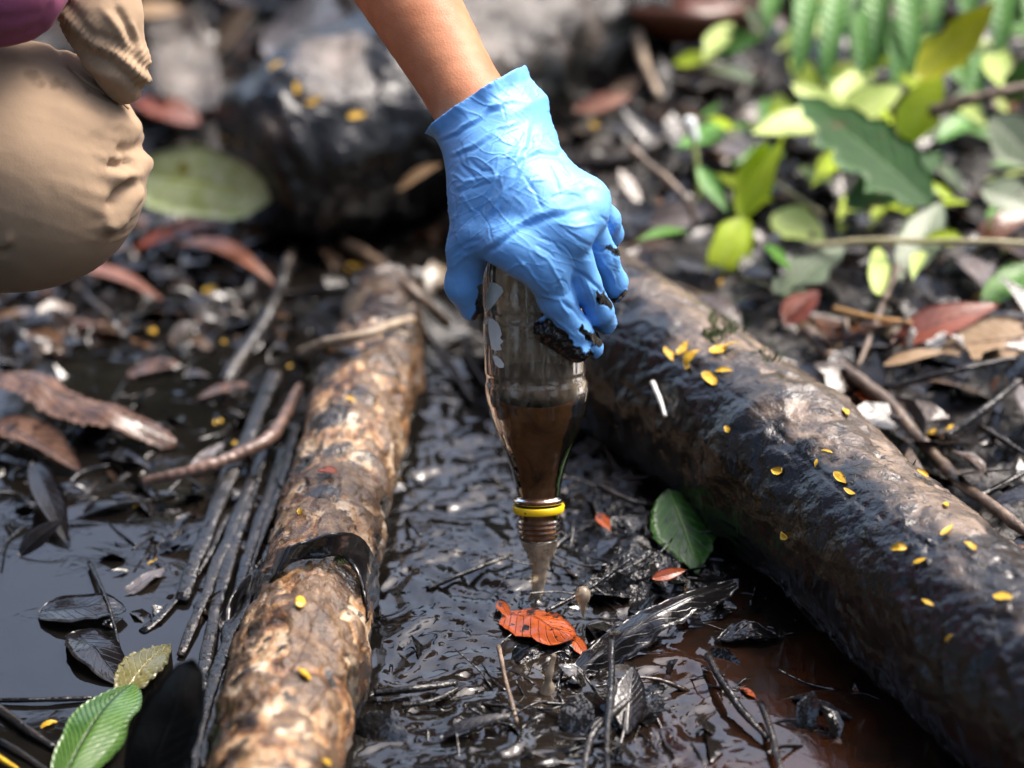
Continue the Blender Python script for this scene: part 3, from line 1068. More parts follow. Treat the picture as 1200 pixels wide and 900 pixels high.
# dent on the left of the shoulder and gentle squeeze
def dent(V):
    V = V.copy()
    ang = np.arctan2(V[:, 1], V[:, 0])
    ds = np.exp(-((V[:, 2] - 0.066) / 0.026) ** 2) * np.exp(-(np.angle(np.exp(1j * (ang - math.pi * 1.05))) / 0.25) ** 2)
    rr = np.hypot(V[:, 0], V[:, 1]) + 1e-9
    k = 1 - ds * 0.0022 / rr + 0.0009 * fbm(V * 45, 2, 3) / rr * sstep(0.03, 0.07, V[:, 2])
    V[:, 0] *= k; V[:, 1] *= k
    return V
Vo = dent(Vo); Vi = dent(Vi)
Fo = grid_faces(n, seg, True)
V = np.vstack([Vo, Vi])
Fi = Fo[:, ::-1] + len(Vo)
lip = np.array([[k, (k + 1) % seg, len(Vo) + (k + 1) % seg, len(Vo) + k] for k in range(seg)])
l0 = (n - 1) * seg
capo = np.array([[l0 + (k + 1) % seg, l0 + k, len(Vo) + l0 + k, len(Vo) + l0 + (k + 1) % seg] for k in range(seg)])
Fb = [tuple(f) for f in np.vstack([Fo[:, ::-1], Fi[:, ::-1], lip]).tolist()]
Fb += [tuple(l0 + k for k in range(seg)), tuple(len(Vo) + l0 + k for k in range(seg))[::-1]]
dirt = np.concatenate([sstep(0.088, 0.10, Vo[:, 2]) * 0.95 + 0.06, np.zeros(len(Vi))])
Vw = V @ BM + np.array(mouth)
mk("bottle_body", Vw, Fb, M['plastic'], B_ROOT, attrs={"dirt": dirt})
# liquid: fills the inside below a level plane
lev = G(0, 0)
zl = P(628, 452, 1.512).z
prL = [(z, max(r - 0.0013, 0.003)) for z, r in prO if z < prO[-1][0] - 0.004]
VL = dent(lathe(prL, seg, 0.02)) 
VL[:, 2] = np.maximum(VL[:, 2], 0.0006)
VLw = VL @ BM + np.array(mouth)
VLw = VLw.reshape(len(prL), seg, 3)
# clip every column at the level plane
for j in range(seg):
    col = VLw[:, j]
    k = int(np.argmax(col[:, 2] > zl))
    f = (zl - col[k - 1, 2]) / (col[k, 2] - col[k - 1, 2])
    top = col[k - 1] + f * (col[k] - col[k - 1])
    col[k:] = top
kmax = int(max(np.argmax(np.abs(np.diff(VLw[:, j, 2])) < 1e-9) for j in range(seg))) + 1
VLw = VLw[:kmax + 1].reshape(-1, 3)
FL = [tuple(f) for f in grid_faces(kmax + 1, seg, True)[:, ::-1].tolist()] + [tuple(range(seg)), tuple(kmax * seg + k for k in range(seg))[::-1]]
mk("brown_liquid", VLw, FL, M['silt'], B_ROOT)
# yellow tamper ring
ringp = [(0.0170, 24.6), (0.0170, 29.4), (0.0176, 30.2), (0.0208, 30.7), (0.0215, 30.0), (0.0215, 24.6)]
ringp = [(z * Lb / 0.1905, r * PXM) for z, r in ringp]
VR = lathe(ringp, 72)
FR = np.vstack([grid_faces(len(ringp), 72, True)[:, ::-1], np.array([[k, (k + 1) % 72, (len(ringp) - 1) * 72 + (k + 1) % 72, (len(ringp) - 1) * 72 + k] for k in range(72)])])
mk("neck_ring", VR @ BM + np.array(mouth), FR, M['yellow'], B_ROOT)


def scrap(pxpts, seed):
    """a torn bit of the old paper label on the bottle wall"""
    c = np.mean(pxpts, axis=0)
    V = []
    for (x, y) in [tuple(c)] + list(pxpts):
        r = RAY(x, y)
        # meet the cylinder wall of the bottle
        o = np.array(CAM - mouth) @ BM.T; d = np.array(r) @ BM.T
        rad = 60.4 * PXM
        A = d[0] ** 2 + d[1] ** 2; Bq = o[0] * d[0] + o[1] * d[1]; Cq = o[0] ** 2 + o[1] ** 2 - rad ** 2
        tt = (-Bq - math.sqrt(max(Bq * Bq - A * Cq, 0))) / A
        V.append(np.array(CAM) + tt * np.array(r))
    m = len(pxpts)
    inn = [v + 0.0004 * np.array(-RAY(600, 400)) for v in V]
    F = [(0, 1 + k, 1 + (k + 1) % m) for k in range(m)] + [(m + 1, m + 2 + (k + 1) % m, m + 2 + k) for k in range(m)]
    F += [(1 + k, m + 2 + k, m + 2 + (k + 1) % m, 1 + (k + 1) % m) for k in range(m)]
    mk("label_scrap", V + inn, F, M['paper'], B_ROOT, smooth=False)


scrap([(574, 331), (581, 332), (588, 336), (590, 342), (585, 348), (580, 356), (574, 362), (571, 366), (570, 352), (572, 340)], 1)
scrap([(573, 372), (578, 374), (583, 378), (586, 384), (588, 392), (586, 396), (590, 400), (586, 404), (588, 410), (581, 411), (576, 409), (574, 398), (572, 384)], 2)
scrap([(577, 417), (582, 417), (587, 421), (591, 427), (590, 431), (585, 431), (580, 427)], 3)

# pouring water, falling from the mouth
st = []
mo = np.array(mouth)
for k, tt in enumerate(np.linspace(0, 1, 30)):
    st.append(mo + np.array([0.0008 * math.sin(tt * 5), -0.004 * tt, 0.0015 - tt * (mo[2] + 0.0045)]))
rad = [0.0120, 0.0112, 0.0095, 0.0078, 0.0065, 0.0055, 0.0048, 0.0044, 0.0042, 0.0046]
Vs, Fs = tube_geo(st, rad, seg=36, n=80, rough=0.0015, rs=130, seed=4)
mk("water_stream", Vs, Fs, M['pour'], origin=st[-1], label="murky water pouring from the bottle mouth onto the orange leaf", cat="water")
# splash drop and splash column
dp = P(683, 697, 1.50)
V, F = surface_net(lambda p: smin(ell_sd(p, dp, (0.0046, 0.0046, 0.0056)), cap_sd(p, tuple(dp), tuple(dp + Vector((0.0005, 0, -0.016))), 0.0030, 0.0010), 0.004), np.array(dp) - 0.022, np.array(dp) + 0.012, 0.0009)
mk("water_drop", V, F, M['pour'], label="amber water drop leaping up from the black debris beside the stream", cat="water drop")
sp0 = G(641, 812, -0.004)
V, F = tube_geo([sp0, sp0 + Vector((0.001, 0, 0.012)), sp0 + Vector((0.004, 0.002, 0.026))], [0.005, 0.0028, 0.0022, 0.0012], seg=14, n=16, rough=0.0012, rs=200)
mk("water_splash", V, F, M['pour'], label="thin splash of water standing below the orange leaf", cat="water splash")

# ------------------------------------------------------------------ person: body, glove, trousers, shirt, hair
PR = root("person", (-0.62, 0.14, 0.02), "crouching person in khaki trousers and maroon shirt reaching down with a blue gloved hand", "person")
A_ = lambda x, y, d: np.array(P(x, y, d))
wrist = A_(562, 140, 1.492)
armtop = A_(481, 0, 1.520)
adir = (armtop - wrist) / np.linalg.norm(armtop - wrist)
elbow = wrist + adir * 0.235
shoulder = np.array([-0.40, 0.36, 0.70])
hip = np.array([-0.74, 0.16, 0.33]); chest = np.array([-0.50, 0.22, 0.60]); neck = np.array([-0.40, 0.20, 0.76]); head = np.array([-0.33, 0.20, 0.88])
knee = A_(22, 196, 1.500); ankle = np.array([-0.66, 0.08, 0.13])
shoulder2 = np.array([-0.42, 0.06, 0.70]); elbow2 = np.array([-0.52, -0.06, 0.46]); wrist2 = np.array([-0.50, 0.06, 0.36])
px2m = 1.497 / FPX


KNEE2 = np.array([-0.50, 0.34, 0.30]); ANK2 = np.array([-0.66, 0.32, 0.12])


def body_sd(p):
    d = cap_sd(p, wrist + adir * 0.004, elbow, 44.5 * px2m, 0.0415)
    d = smin(d, cap_sd(p, wrist + adir * 0.01, wrist - adir * 0.03, 42 * px2m, 0.020), 0.01)
    d = smin(d, cap_sd(p, elbow, shoulder, 0.040, 0.050), 0.02)
    d = smin(d, cap_sd(p, hip, chest, 0.11, 0.12), 0.05)
    d = smin(d, cap_sd(p, shoulder, chest + [0.03, 0, 0.06], 0.05, 0.09), 0.05)
    d = smin(d, cap_sd(p, shoulder2, chest + [0.03, 0, 0.06], 0.05, 0.09), 0.05)
    d = smin(d, cap_sd(p, shoulder2, elbow2, 0.048, 0.038), 0.02)
    d = smin(d, cap_sd(p, elbow2, wrist2, 0.036, 0.024), 0.02)
    d = smin(d, cap_sd(p, chest, neck, 0.06, 0.048), 0.05)
    d = smin(d, ell_sd(p, head, (0.092, 0.075, 0.112)), 0.02)
    d = smin(d, cap_sd(p, head + [0.085, 0, -0.005], head + [0.102, 0, -0.028], 0.010, 0.014), 0.01)
    for sg in (-1, 1):
        d = smin(d, ell_sd(p, head + np.array([0.0, sg * 0.078, -0.005]), (0.018, 0.010, 0.030)), 0.006)
        d = np.maximum(d, -ell_sd(p, head + np.array([0.096, sg * 0.032, 0.012]), (0.016, 0.018, 0.010)))
    d = smin(d, ell_sd(p, head + np.array([0.078, 0.0, -0.062]), (0.014, 0.026, 0.010)), 0.006)
    for an_ in (ankle, ANK2):
        d = smin(d, cap_sd(p, an_, an_ + np.array([-0.01, 0.0, -0.09]), 0.036, 0.036), 0.02)
        d = smin(d, cap_sd(p, an_ + np.array([-0.02, 0.0, -0.095]), an_ + np.array([0.13, -0.01, -0.105]), 0.036, 0.026), 0.02)
    return d


V, F = surface_net(body_sd, (-0.90, -0.16, 0.0), (0.03, 0.46, 1.02), 0.0075)
V = relax(V, F, 3)
V, F = refine(V, F)


def rest_hand(p):
    """the other hand, resting on the thigh"""
    f = np.array([0.86, 0.30, -0.41]); sdv = np.array([0.33, -0.94, 0.0]); up = np.cross(sdv, f)
    d = cap_sd(p, wrist2, wrist2 + f * 0.03, 0.022, 0.024)
    for k_, (o_, l_) in enumerate(((0.030, 0.060), (0.011, 0.072), (-0.009, 0.068), (-0.028, 0.052))):
        b_ = wrist2 + f * 0.085 + sdv * o_
        d = smin(d, cap_sd(p, wrist2 + f * 0.025 + sdv * o_ * 0.6, b_, 0.015, 0.0115), 0.008)
        m_ = b_ + f * l_ * 0.55 - up * 0.010
        e = smin(cap_sd(p, b_, m_, 0.0105, 0.0092), cap_sd(p, m_, m_ + f * l_ * 0.42 - up * 0.016, 0.0092, 0.0075), 0.003)
        d = smin(d, e, 0.003)
    t_ = wrist2 + f * 0.03 + sdv * 0.024
    e = smin(cap_sd(p, t_, t_ + f * 0.03 + sdv * 0.028, 0.014, 0.011), cap_sd(p, t_ + f * 0.03 + sdv * 0.028, t_ + f * 0.062 + sdv * 0.034, 0.0105, 0.008), 0.003)
    return smin(d, e, 0.006)


V2, F2 = surface_net(rest_hand, wrist2 - np.array([0.05, 0.13, 0.13]), wrist2 + np.array([0.20, 0.13, 0.06]), 0.003)
V2 = relax(V2, F2, 2)
F = np.vstack([F, F2 + len(V)]); V = np.vstack([V, V2])
mk("body", V, F, M['skin'], PR)
V, F = surface_net(lambda p: np.maximum(ell_sd(p, head + [-0.012, 0, 0.016], (0.098, 0.085, 0.118)), (p[..., 0] - head[0] - 0.05) + 0.8 * (head[2] + 0.02 - p[..., 2])), head - 0.15, head + 0.16, 0.008)
mk("hair", relax(V, F, 2), F, M['hair'], PR)

# glove -------------------------------------------------------------
g0 = px2m
MCP = [A_(636, 300, 1.452), A_(666, 272, 1.450), A_(684, 248, 1.458), A_(690, 234, 1.468)]
FING = [
    [MCP[0], A_(651, 350, 1.464), A_(673, 387, 1.480), A_(694, 407, 1.498)],
    [MCP[1], A_(685, 332, 1.470), A_(702, 364, 1.488), A_(709, 378, 1.504)],
    [MCP[2], A_(707, 302, 1.482), A_(719, 331, 1.498), A_(719, 340, 1.516)],
    [MCP[3], A_(710, 258, 1.486), A_(715, 274, 1.502), A_(713, 282, 1.518)]]
FR_ = [(22, 20, 18, 14), (21, 18, 16, 14.5), (19, 17, 16, 15), (19, 16.5, 15, 13.5)]
TH = [A_(566, 232, 1.475), A_(549, 292, 1.478), A_(543, 335, 1.486), A_(552, 362, 1.494)]
TR = (34, 24, 20, 15)
cuff0 = A_(555, 116, 1.492)
lipN = (AX_U * (0.83) + AX_R * 0.5 - AX_F * 0.12)            # direction along the arm, across the lip plane
lipL = A_(500, 152, 1.492); lipR = A_(607, 81, 1.492)
ldir = (lipR - lipL) / np.linalg.norm(lipR - lipL)
fdir = np.array(AX_F)
ln = np.cross(ldir, fdir); ln /= np.linalg.norm(ln)
if ln @ adir < 0: ln = -ln


def glove_solid(p):
    d = cap_sd(p, A_(578, 190, 1.480), A_(606, 238, 1.474), 52 * g0, 52 * g0)
    d = smin(d, cap_sd(p, A_(606, 238, 1.474), A_(640, 268, 1.470), 50 * g0, 40 * g0), 0.012)
    for k in range(4):
        d = smin(d, cap_sd(p, A_(600, 215, 1.470), MCP[k], 36 * g0, (28, 26, 23, 21)[k] * g0), 0.010)
    for a, b in ((0, 1), (1, 2), (2, 3)):
        d = smin(d, cap_sd(p, MCP[a], MCP[b], 24 * g0, 22 * g0), 0.008)
    for f, r in zip(FING, FR_):
        e = cap_sd(p, f[0], f[1], r[0] * g0, r[1] * g0)
        e = smin(e, cap_sd(p, f[1], f[2], r[1] * g0, r[2] * g0), 0.004)
        e = smin(e, cap_sd(p, f[2], f[3], r[2] * g0, r[3] * g0), 0.004)
        d = smin(d, e, 0.0028)
    d = smin(d, cap_sd(p, A_(590, 205, 1.475), TH[0], 40 * g0, TR[0] * g0), 0.012)
    e = cap_sd(p, TH[0], TH[1], TR[0] * g0, TR[1] * g0)
    e = smin(e, cap_sd(p, TH[1], TH[2], TR[1] * g0, TR[2] * g0), 0.006)
    e = smin(e, cap_sd(p, TH[2], TH[3], TR[2] * g0, TR[3] * g0), 0.005)
    d = smin(d, e, 0.012)
    # the little-finger side of the hand
    d = smin(d, cap_sd(p, A_(616, 190, 1.484), A_(664, 240, 1.474), 42 * g0, 33 * g0), 0.012)
    # mud caked under the index finger
    d = smin(d, cap_sd(p, A_(640, 386, 1.474), A_(676, 412, 1.482), 15 * g0, 13 * g0), 0.004)
    # web between thumb and index, arching over the bottle base
    d = smin(d, cap_sd(p, A_(560, 276, 1.466), A_(598, 288, 1.452), 22 * g0, 24 * g0), 0.010)
    d = smin(d, cap_sd(p, A_(598, 288, 1.452), A_(640, 318, 1.452), 24 * g0, 24 * g0), 0.010)
    # wrist of the glove
    d = smin(d, cap_sd(p, A_(572, 160, 1.490), A_(582, 195, 1.484), 53 * g0, 50 * g0), 0.012)
    return d


def glove_sd(p):
    d = glove_solid(p)
    # flared cuff: an elliptical cone around the wrist, cut by the lip plane and hollow for the arm
    q = p - np.array(cuff0)
    s = -(q @ ln)                                    # distance below the lip
    u = (q + s[..., None] * ln) @ ldir
    v = (q + s[..., None] * ln) @ fdir
    sh = 14 * g0 * np.clip(s / (60 * g0), 0, 1.5)
    a = (64 - 4 * np.clip(s / (40 * g0), 0, 1) - 40 * np.clip((s - 45 * g0) / (60 * g0), 0, 1) + 7 * np.clip(1 - s / (16 * g0), 0, 1)) * g0
    ang = np.arctan2(v, u)
    wob = 1 + 0.035 * np.sin(5 * ang + 1.3) + 0.03 * np.sin(9 * ang + 40 * s)
    rr = np.sqrt((u - sh) ** 2 + (v * 1.22) ** 2) / wob
    cone = (rr - a) * 0.8
    cone = np.maximum(cone, s - 100 * g0)
    d = smin(d, cone, 0.012)
    d = np.maximum(d, -s)                            # the lip
    lipw = 0.0026
    inner = (rr - (a - lipw / 0.8)) * 0.8
    arm = np.maximum(inner, s - 34 * g0)
    d = np.maximum(d, -arm)
    return d


lo = A_(600, 250, 1.48) - np.array([0.075, 0.10, 0.115]); hi = A_(600, 250, 1.48) + np.array([0.095, 0.10, 0.125])
V, F = surface_net(glove_sd, lo, hi, 0.0013)
V = relax(V, F, 2, 0.4)
V, F = refine(V, F)
N = vert_normals(V, F)
px, dep = to_px(V)
front = sstep(0.0, -0.35, N @ np.array(AX_F))       # towards the photograph's side of the glove
CRE = [  # creases seen on the back of the glove: (polyline in photo pixels, half width, depth mm; minus = valley)
    ([(560, 306), (585, 287), (609, 269), (644, 255), (698, 244)], 5.0, -2.2, 1), ([(562, 298), (587, 278), (611, 261), (646, 247), (690, 239)], 6.0, 1.6, 1),
    ([(566, 264), (581, 240), (597, 203), (613, 168), (620, 138)], 4.0, 1.5, 1), ([(575, 262), (589, 238), (604, 204), (621, 172), (626, 148)], 4.5, -1.5, 1),
    ([(553, 262), (570, 236), (586, 202), (602, 170)], 4.0, -1.2, 1),
    ([(607, 192), (634, 181), (655, 182), (666, 192)], 4.0, -1.6, 1), ([(606, 186), (634, 174), (658, 176)], 5.0, 1.2, 1),
    ([(680, 221), (692, 215), (706, 219)], 4.0, -1.5, 1), ([(640, 232), (662, 228), (684, 232)], 3.0, -0.8, 1),
    ([(514, 162), (546, 146), (574, 126), (590, 118), (612, 120)], 2.6, 1.2, 1), ([(513, 167), (546, 152), (575, 132), (592, 124)], 3.0, -1.2, 1),
    ([(524, 182), (552, 171), (582, 150), (608, 142)], 3.2, 1.1, 1), ([(524, 187), (553, 177), (584, 157)], 3.0, -1.0, 1),
    ([(528, 204), (545, 212), (560, 208)], 2.5, 1.0, 1), ([(536, 190), (552, 203), (560, 214)], 2.5, -1.0, 1), ([(548, 186), (566, 200), (580, 199)], 2.5, -1.0, 1),
    ([(530, 222), (552, 212), (578, 205)], 2.5, 0.9, 1), ([(531, 228), (556, 220), (580, 212)], 2.5, -0.9, 1), ([(538, 225), (548, 240), (558, 250)], 2.4, 0.9, 1),
    ([(529, 262), (540, 246), (543, 228)], 3.0, 1.0, 1), ([(528, 280), (545, 262), (560, 255)], 3.0, -1.0, 1), ([(528, 300), (546, 286), (566, 280)], 3.4, -1.1, 1), ([(527, 315), (546, 300), (562, 294)], 3.0, 0.9, 1),
    ([(604, 228), (622, 212), (640, 210)], 2.6, 0.9, 1), ([(612, 205), (628, 226), (636, 246)], 2.4, -0.8, 1), ([(640, 190), (652, 210), (656, 226)], 2.4, -0.8, 1), ([(655, 190), (668, 208)], 2.4, 0.8, 1),
    ([(603, 300), (618, 312), (630, 330), (644, 342)], 2.2, 0.8, 1), ([(622, 288), (642, 306), (655, 326), (664, 342)], 2.2, 0.8, 1), ([(627, 284), (650, 304)], 2.2, -0.7, 1),
    ([(592, 318), (606, 310), (616, 308)], 2.0, 0.8, 1), ([(630, 276), (648, 286), (660, 296)], 2.2, -0.7, 1), ([(660, 268), (680, 284), (700, 292)], 2.4, -0.9, 1), ([(650, 262), (676, 266), (702, 262)], 2.4, 0.8, 1),
    ([(654, 352), (672, 364), (690, 384)], 3.0, -1.3, 1), ([(668, 311), (690, 328), (702, 338), (712, 352)], 3.2, -1.4, 1), ([(690, 292), (704, 296), (713, 293)], 2.8, -1.2, 1),
    ([(630, 345), (655, 352), (668, 372)], 2.4, 0.9, 1), ([(688, 330), (694, 350), (700, 372)], 2.2, 0.8, 1), ([(676, 318), (684, 342), (696, 366)], 2.2, -0.7, 1),
    ([(700, 300), (714, 316), (722, 332)], 2.2, 0.8, 1), ([(640, 366), (658, 380), (676, 396)], 2.6, 0.9, 1), ([(700, 250), (714, 262), (722, 276)], 2.4, -0.8, 1)]
disp = np.zeros(len(V))
wpx = px + 2.2 * np.stack([fbm(np.column_stack([px / 14, 0 * dep]), 2, 3), fbm(np.column_stack([px / 14, 0 * dep]), 2, 4)], 1)
for pl, wd, dm, _ in CRE:
    d, s, t = line_dist(wpx, pl)
    taper = np.clip(np.minimum(t, 1 - t) * 6, 0.12, 1)
    disp += front * taper * dm * 0.00066 * np.exp(-(d / (wd * 0.85)) ** 2)
# crumpled nitrile: sharp ridges with smooth facets between
wv = fbm(V * 60, 2, 50)[:, None] * 0.010
cuffz = sstep(-0.9, 0.1, ((V - A_(606, 230, 1.47)) @ ln) / (70 * g0))
RV, AV, FV = np.array(AX_R), np.array(AX_U), np.array(AX_F)
def lines(th_, across, along, seed, wd=0.14):
    e1 = RV * math.cos(th_) + AV * math.sin(th_); e2 = -RV * math.sin(th_) + AV * math.cos(th_)
    q = np.stack([V @ e2 * across, V @ e1 * along, V @ FV * across * 0.35], -1)
    q = q + 0.55 * np.stack([vnoise(V * 55, seed + 30), vnoise(V * 55, seed + 31), 0 * dep], -1)
    return sstep(wd, 0.0, np.abs(vnoise(q, seed)))
patch = lambda sd_, lo_=-0.05, sc=36: sstep(lo_, lo_ + 0.35, fbm(V * sc, 2, sd_))
disp += 0.00040 * lines(0.62, 120, 26, 61) * patch(66) * (0.3 + 0.7 * cuffz)
disp += 0.00032 * lines(0.45, 190, 42, 62) * patch(67) * (0.3 + 0.9 * cuffz)
disp += 0.00036 * lines(-0.75, 150, 34, 63) * patch(68) * (0.45 + 0.55 * cuffz)
disp -= 0.00036 * lines(-0.95, 110, 24, 64) * patch(69)
disp += 0.00024 * lines(-0.5, 210, 40, 65) * patch(70, -0.2) * (1.1 - 0.6 * cuffz)
disp += 0.00022 * lines(1.25, 200, 40, 71) * patch(72) * cuffz
disp += 0.0005 * fbm(V * 45, 2, 73)
V = V + N * disp[:, None]
# black mud under fingers and thumb, plus painted gap shade between fingers
nzm = fbm(V * 130, 4, 71)
mud_shade = np.zeros(len(V))
for pl, r in (([(636, 392), (652, 404), (668, 416), (684, 430)], 17), ([(568, 340), (566, 366), (558, 386)], 8), ([(702, 345), (708, 352), (716, 355)], 5), ([(682, 386), (690, 394), (702, 397)], 6),
              ([(712, 290), (722, 295)], 6), ([(622, 368), (632, 384), (642, 394)], 6), ([(734, 344), (726, 354)], 4)):
    dd, _, _ = line_dist(px, pl)
    mud_shade = np.maximum(mud_shade, sstep(r + 1.5, r - 1.5, dd + 8 * nzm))
back = sstep(-0.05, 0.3, N @ np.array(AX_F) + 0.4 * nzm) * sstep(270, 330, px[:, 1])
mud_shade = np.maximum(mud_shade, back)
V = V + N * (mud_shade * 0.0016 * fbm(V * 170, 3, 77))[:, None]
mk("glove", V, F, M['glove'], PR, attrs={"mud": mud_shade})

# trousers ----------------------------------------------------------
def pants_sd(p):
    d = cap_sd(p, knee, hip + [0.0, -0.04, 0.0], 0.0725, 0.115)
    d = smin(d, ell_sd(p, knee + np.array([0.002, 0, 0]), (0.074, 0.070, 0.073)), 0.02)
    d = smin(d, cap_sd(p, knee + [-0.015, 0.01, -0.004], ankle, 0.060, 0.056), 0.03)
    d = smin(d, cap_sd(p, hip, hip + [0.02, 0.10, 0.02], 0.12, 0.12), 0.05)
    d = smin(d, cap_sd(p, hip + [0.02, 0.10, 0.02], KNEE2, 0.105, 0.072), 0.04)
    d = smin(d, cap_sd(p, KNEE2, ANK2, 0.068, 0.052), 0.03)
    return d


V, F = surface_net(pants_sd, (-0.92, -0.08, 0.02), tuple(knee + [0.11, 0.36, 0.18]), 0.005)
V = relax(V, F, 2)
V, F = refine(V, F)
N = vert_normals(V, F)
px, dep = to_px(V)
disp = 0.0012 * fbm(V * 16, 3, 7)
for pl, wd, dm in [([(128, 140), (150, 150), (166, 150)], 9, 3.0), ([(136, 172), (150, 177), (176, 168)], 8, -5.0), ([(125, 202), (146, 209), (160, 203), (170, 192), (172, 178)], 9, 3.6),
                   ([(126, 192), (144, 194), (158, 188)], 6, -6.0), ([(126, 244), (142, 224), (154, 210)], 5, -8.0), ([(120, 270), (136, 258), (151, 234), (162, 212)], 7, 6.5), ([(108, 150), (120, 190), (120, 230)], 14, -1.6),
                   ([(0, 292), (10, 280), (14, 276)], 5, 2.4), ([(0, 300), (12, 288)], 4, -2.0), ([(60, 120), (100, 140), (130, 150)], 12, 1.5), ([(55, 30), (76, 74), (110, 104), (148, 124)], 5, -2.0)]:
    d, s, t = line_dist(px, pl)
    disp += dm * 0.001 * np.exp(-(d / wd) ** 2) * np.clip(np.minimum(t, 1 - t) * 6, 0.15, 1)
for sd0, acr, alo, amp in ((91, 60, 12, 0.0005), (92, 110, 22, 0.0003)):
    qv = V + 0.012 * np.stack([vnoise(V * 18, sd0), vnoise(V * 18, sd0 + 5), vnoise(V * 18, sd0 + 9)], 1)
    wl = sstep(0.30, 0.0, np.abs(vnoise(np.stack([qv[:, 0] * alo, qv[:, 1] * acr * 0.5, (qv[:, 2] + 0.5 * qv[:, 0]) * acr], 1), sd0)))
    disp += amp * wl * (0.15 + sstep(70, 150, px[:, 0]) + 0.5 * sstep(-0.1, 0.3, fbm(V * 12, 2, sd0)))
stain = np.zeros(len(V))
for x, y, r in ((40, 90, 7), (48, 100, 5), (34, 88, 5), (66, 97, 6), (76, 100, 5), (104, 105, 4), (62, 140, 2)):
    stain = np.maximum(stain, 0.5 * sstep(r + 3, r - 2, np.hypot(px[:, 0] - x, px[:, 1] - y) + 5 * fbm(V * 150, 3, 9)))
front = (N @ np.array(AX_F) < 0.1)
V = V + N * disp[:, None]
PANTS = (V, F)
TROU = mk("trousers", V, F, M['khaki_cloth'], PR, attrs={"stain": stain * front})

# gathered pocket on the thigh
def pock_sd(p):
    d = cap_sd(p, A_(112, -40, 1.462), A_(122, 20, 1.456), 46 * px2m, 44 * px2m)
    d = smin(d, cap_sd(p, A_(110, 15, 1.456), A_(141, 76, 1.462), 42 * px2m, 33 * px2m), 0.01)
    d = smin(d, cap_sd(p, A_(141, 76, 1.462), A_(146, 100, 1.470), 32 * px2m, 22 * px2m), 0.008)
    return d


V, F = surface_net(pock_sd, A_(110, 30, 1.46) - 0.085, A_(110, 30, 1.46) + 0.085, 0.0026)
V = relax(V, F, 2)
V, F = refine(V, F)
N = vert_normals(V, F)
px, dep = to_px(V)
seam = [(62, 5), (84, 28), (106, 50), (134, 62), (158, 82), (174, 96)]
d, s, t = line_dist(px, seam)
al = (px[:, 0] * 0.80 + px[:, 1] * 0.60)
ruff = np.sin(al * 0.95 + 5 * fbm(V * 40, 2, 1))
disp = 0.0024 * np.exp(-(d / 6) ** 2) * (0.8 + 0.25 * np.sin(al * 1.4)) - 0.0016 * np.exp(-((d - 12) / 6) ** 2)
disp += 0.0007 * ruff * np.exp(-(d / 22) ** 2) + 0.0010 * fbm(V * 50, 3, 6)
for pl, wd, dm in [([(120, 10), (138, 34), (152, 66)], 5, 2.0), ([(134, 5), (150, 30), (164, 62)], 5, -2.4), ([(150, 20), (160, 44), (170, 78)], 4, 2.0), ([(96, 20), (116, 40)], 5, 1.5), ([(100, 86), (118, 96), (140, 116)], 6, -1.5), ([(92, 66), (112, 84), (134, 96)], 6, 1.6)]:
    dd, _, tt = line_dist(px, pl)
    disp += dm * 0.001 * np.exp(-(dd / wd) ** 2) * np.clip(np.minimum(tt, 1 - tt) * 5, 0.2, 1)
V = V + N * disp[:, None]
mk("pocket", V, F, M['khaki_cloth'], PR, attrs={"stain": np.zeros(len(V))})
PB_ = BVHTree.FromPolygons(V.tolist(), F.tolist()); TB_ = BVHTree.FromPolygons(PANTS[0].tolist(), PANTS[1].tolist())
sm = []
for x, y in ((52, 26), (64, 52), (80, 76), (98, 94), (118, 106), (136, 116), (150, 127)):
    q = TB_.ray_cast(CAM, RAY(x, y), 5.0)
    if q[0] is not None: sm.append(q[0] - RAY(x, y) * 0.0008)
tube("pocket_seam", sm, [0.0013, 0.0014, 0.0012], M['khaki_cloth'], PR, seg=8, n=70, rough=0.0006, rs=300)

# shirt
def shirt_sd(p):
    d = cap_sd(p, hip + [0.03, 0.0, 0.06], chest, 0.128, 0.136)
    d = smin(d, cap_sd(p, shoulder, chest + [0.03, 0, 0.06], 0.066, 0.105), 0.05)
    d = smin(d, cap_sd(p, shoulder2, chest + [0.03, 0, 0.06], 0.066, 0.105), 0.05)
    d = smin(d, cap_sd(p, shoulder, shoulder * 0.55 + elbow * 0.45, 0.066, 0.062), 0.02)
    d = smin(d, cap_sd(p, shoulder2, shoulder2 * 0.55 + elbow2 * 0.45, 0.062, 0.058), 0.02)
    d = smin(d, cap_sd(p, chest + np.array([0.03, -0.06, -0.06]), A_(-150, -105, 1.44), 0.10, 0.055), 0.05)
    d = smin(d, cap_sd(p, A_(-160, -110, 1.44), A_(-30, -40, 1.425), 0.05, 0.046), 0.05)
    d = smin(d, cap_sd(p, A_(-60, -55, 1.425), A_(18, -22, 1.420), 0.044, 0.031), 0.02)
    return np.maximum(d, 0.7 * ((p - neck) @ np.array([0.4, 0, 0.9])) - 0.0)


V, F = surface_net(shirt_sd, (-0.92, -0.16, 0.20), (-0.14, 0.50, 0.88), 0.006)
V = relax(V, F, 2)
V, F = refine(V, F)
N = vert_normals(V, F)
px, dep = to_px(V)
disp = 0.002 * fbm(V * 18, 3, 3)
for pl, wd, dm in [([(-20, 55), (22, 50), (50, 38), (66, 14), (80, -10)], 4, 1.6), ([(-20, 46), (20, 41), (44, 30), (58, 8)], 3, -1.3), ([(0, 22), (24, 22), (40, 16)], 5, -1.0)]:
    d, s, t = line_dist(px, pl)
    disp += dm * 0.001 * np.exp(-(d / wd) ** 2)
V = V + N * disp[:, None]
mk("shirt", V, F, M['maroon_cloth'], PR, attrs={"stain": np.zeros(len(V))})

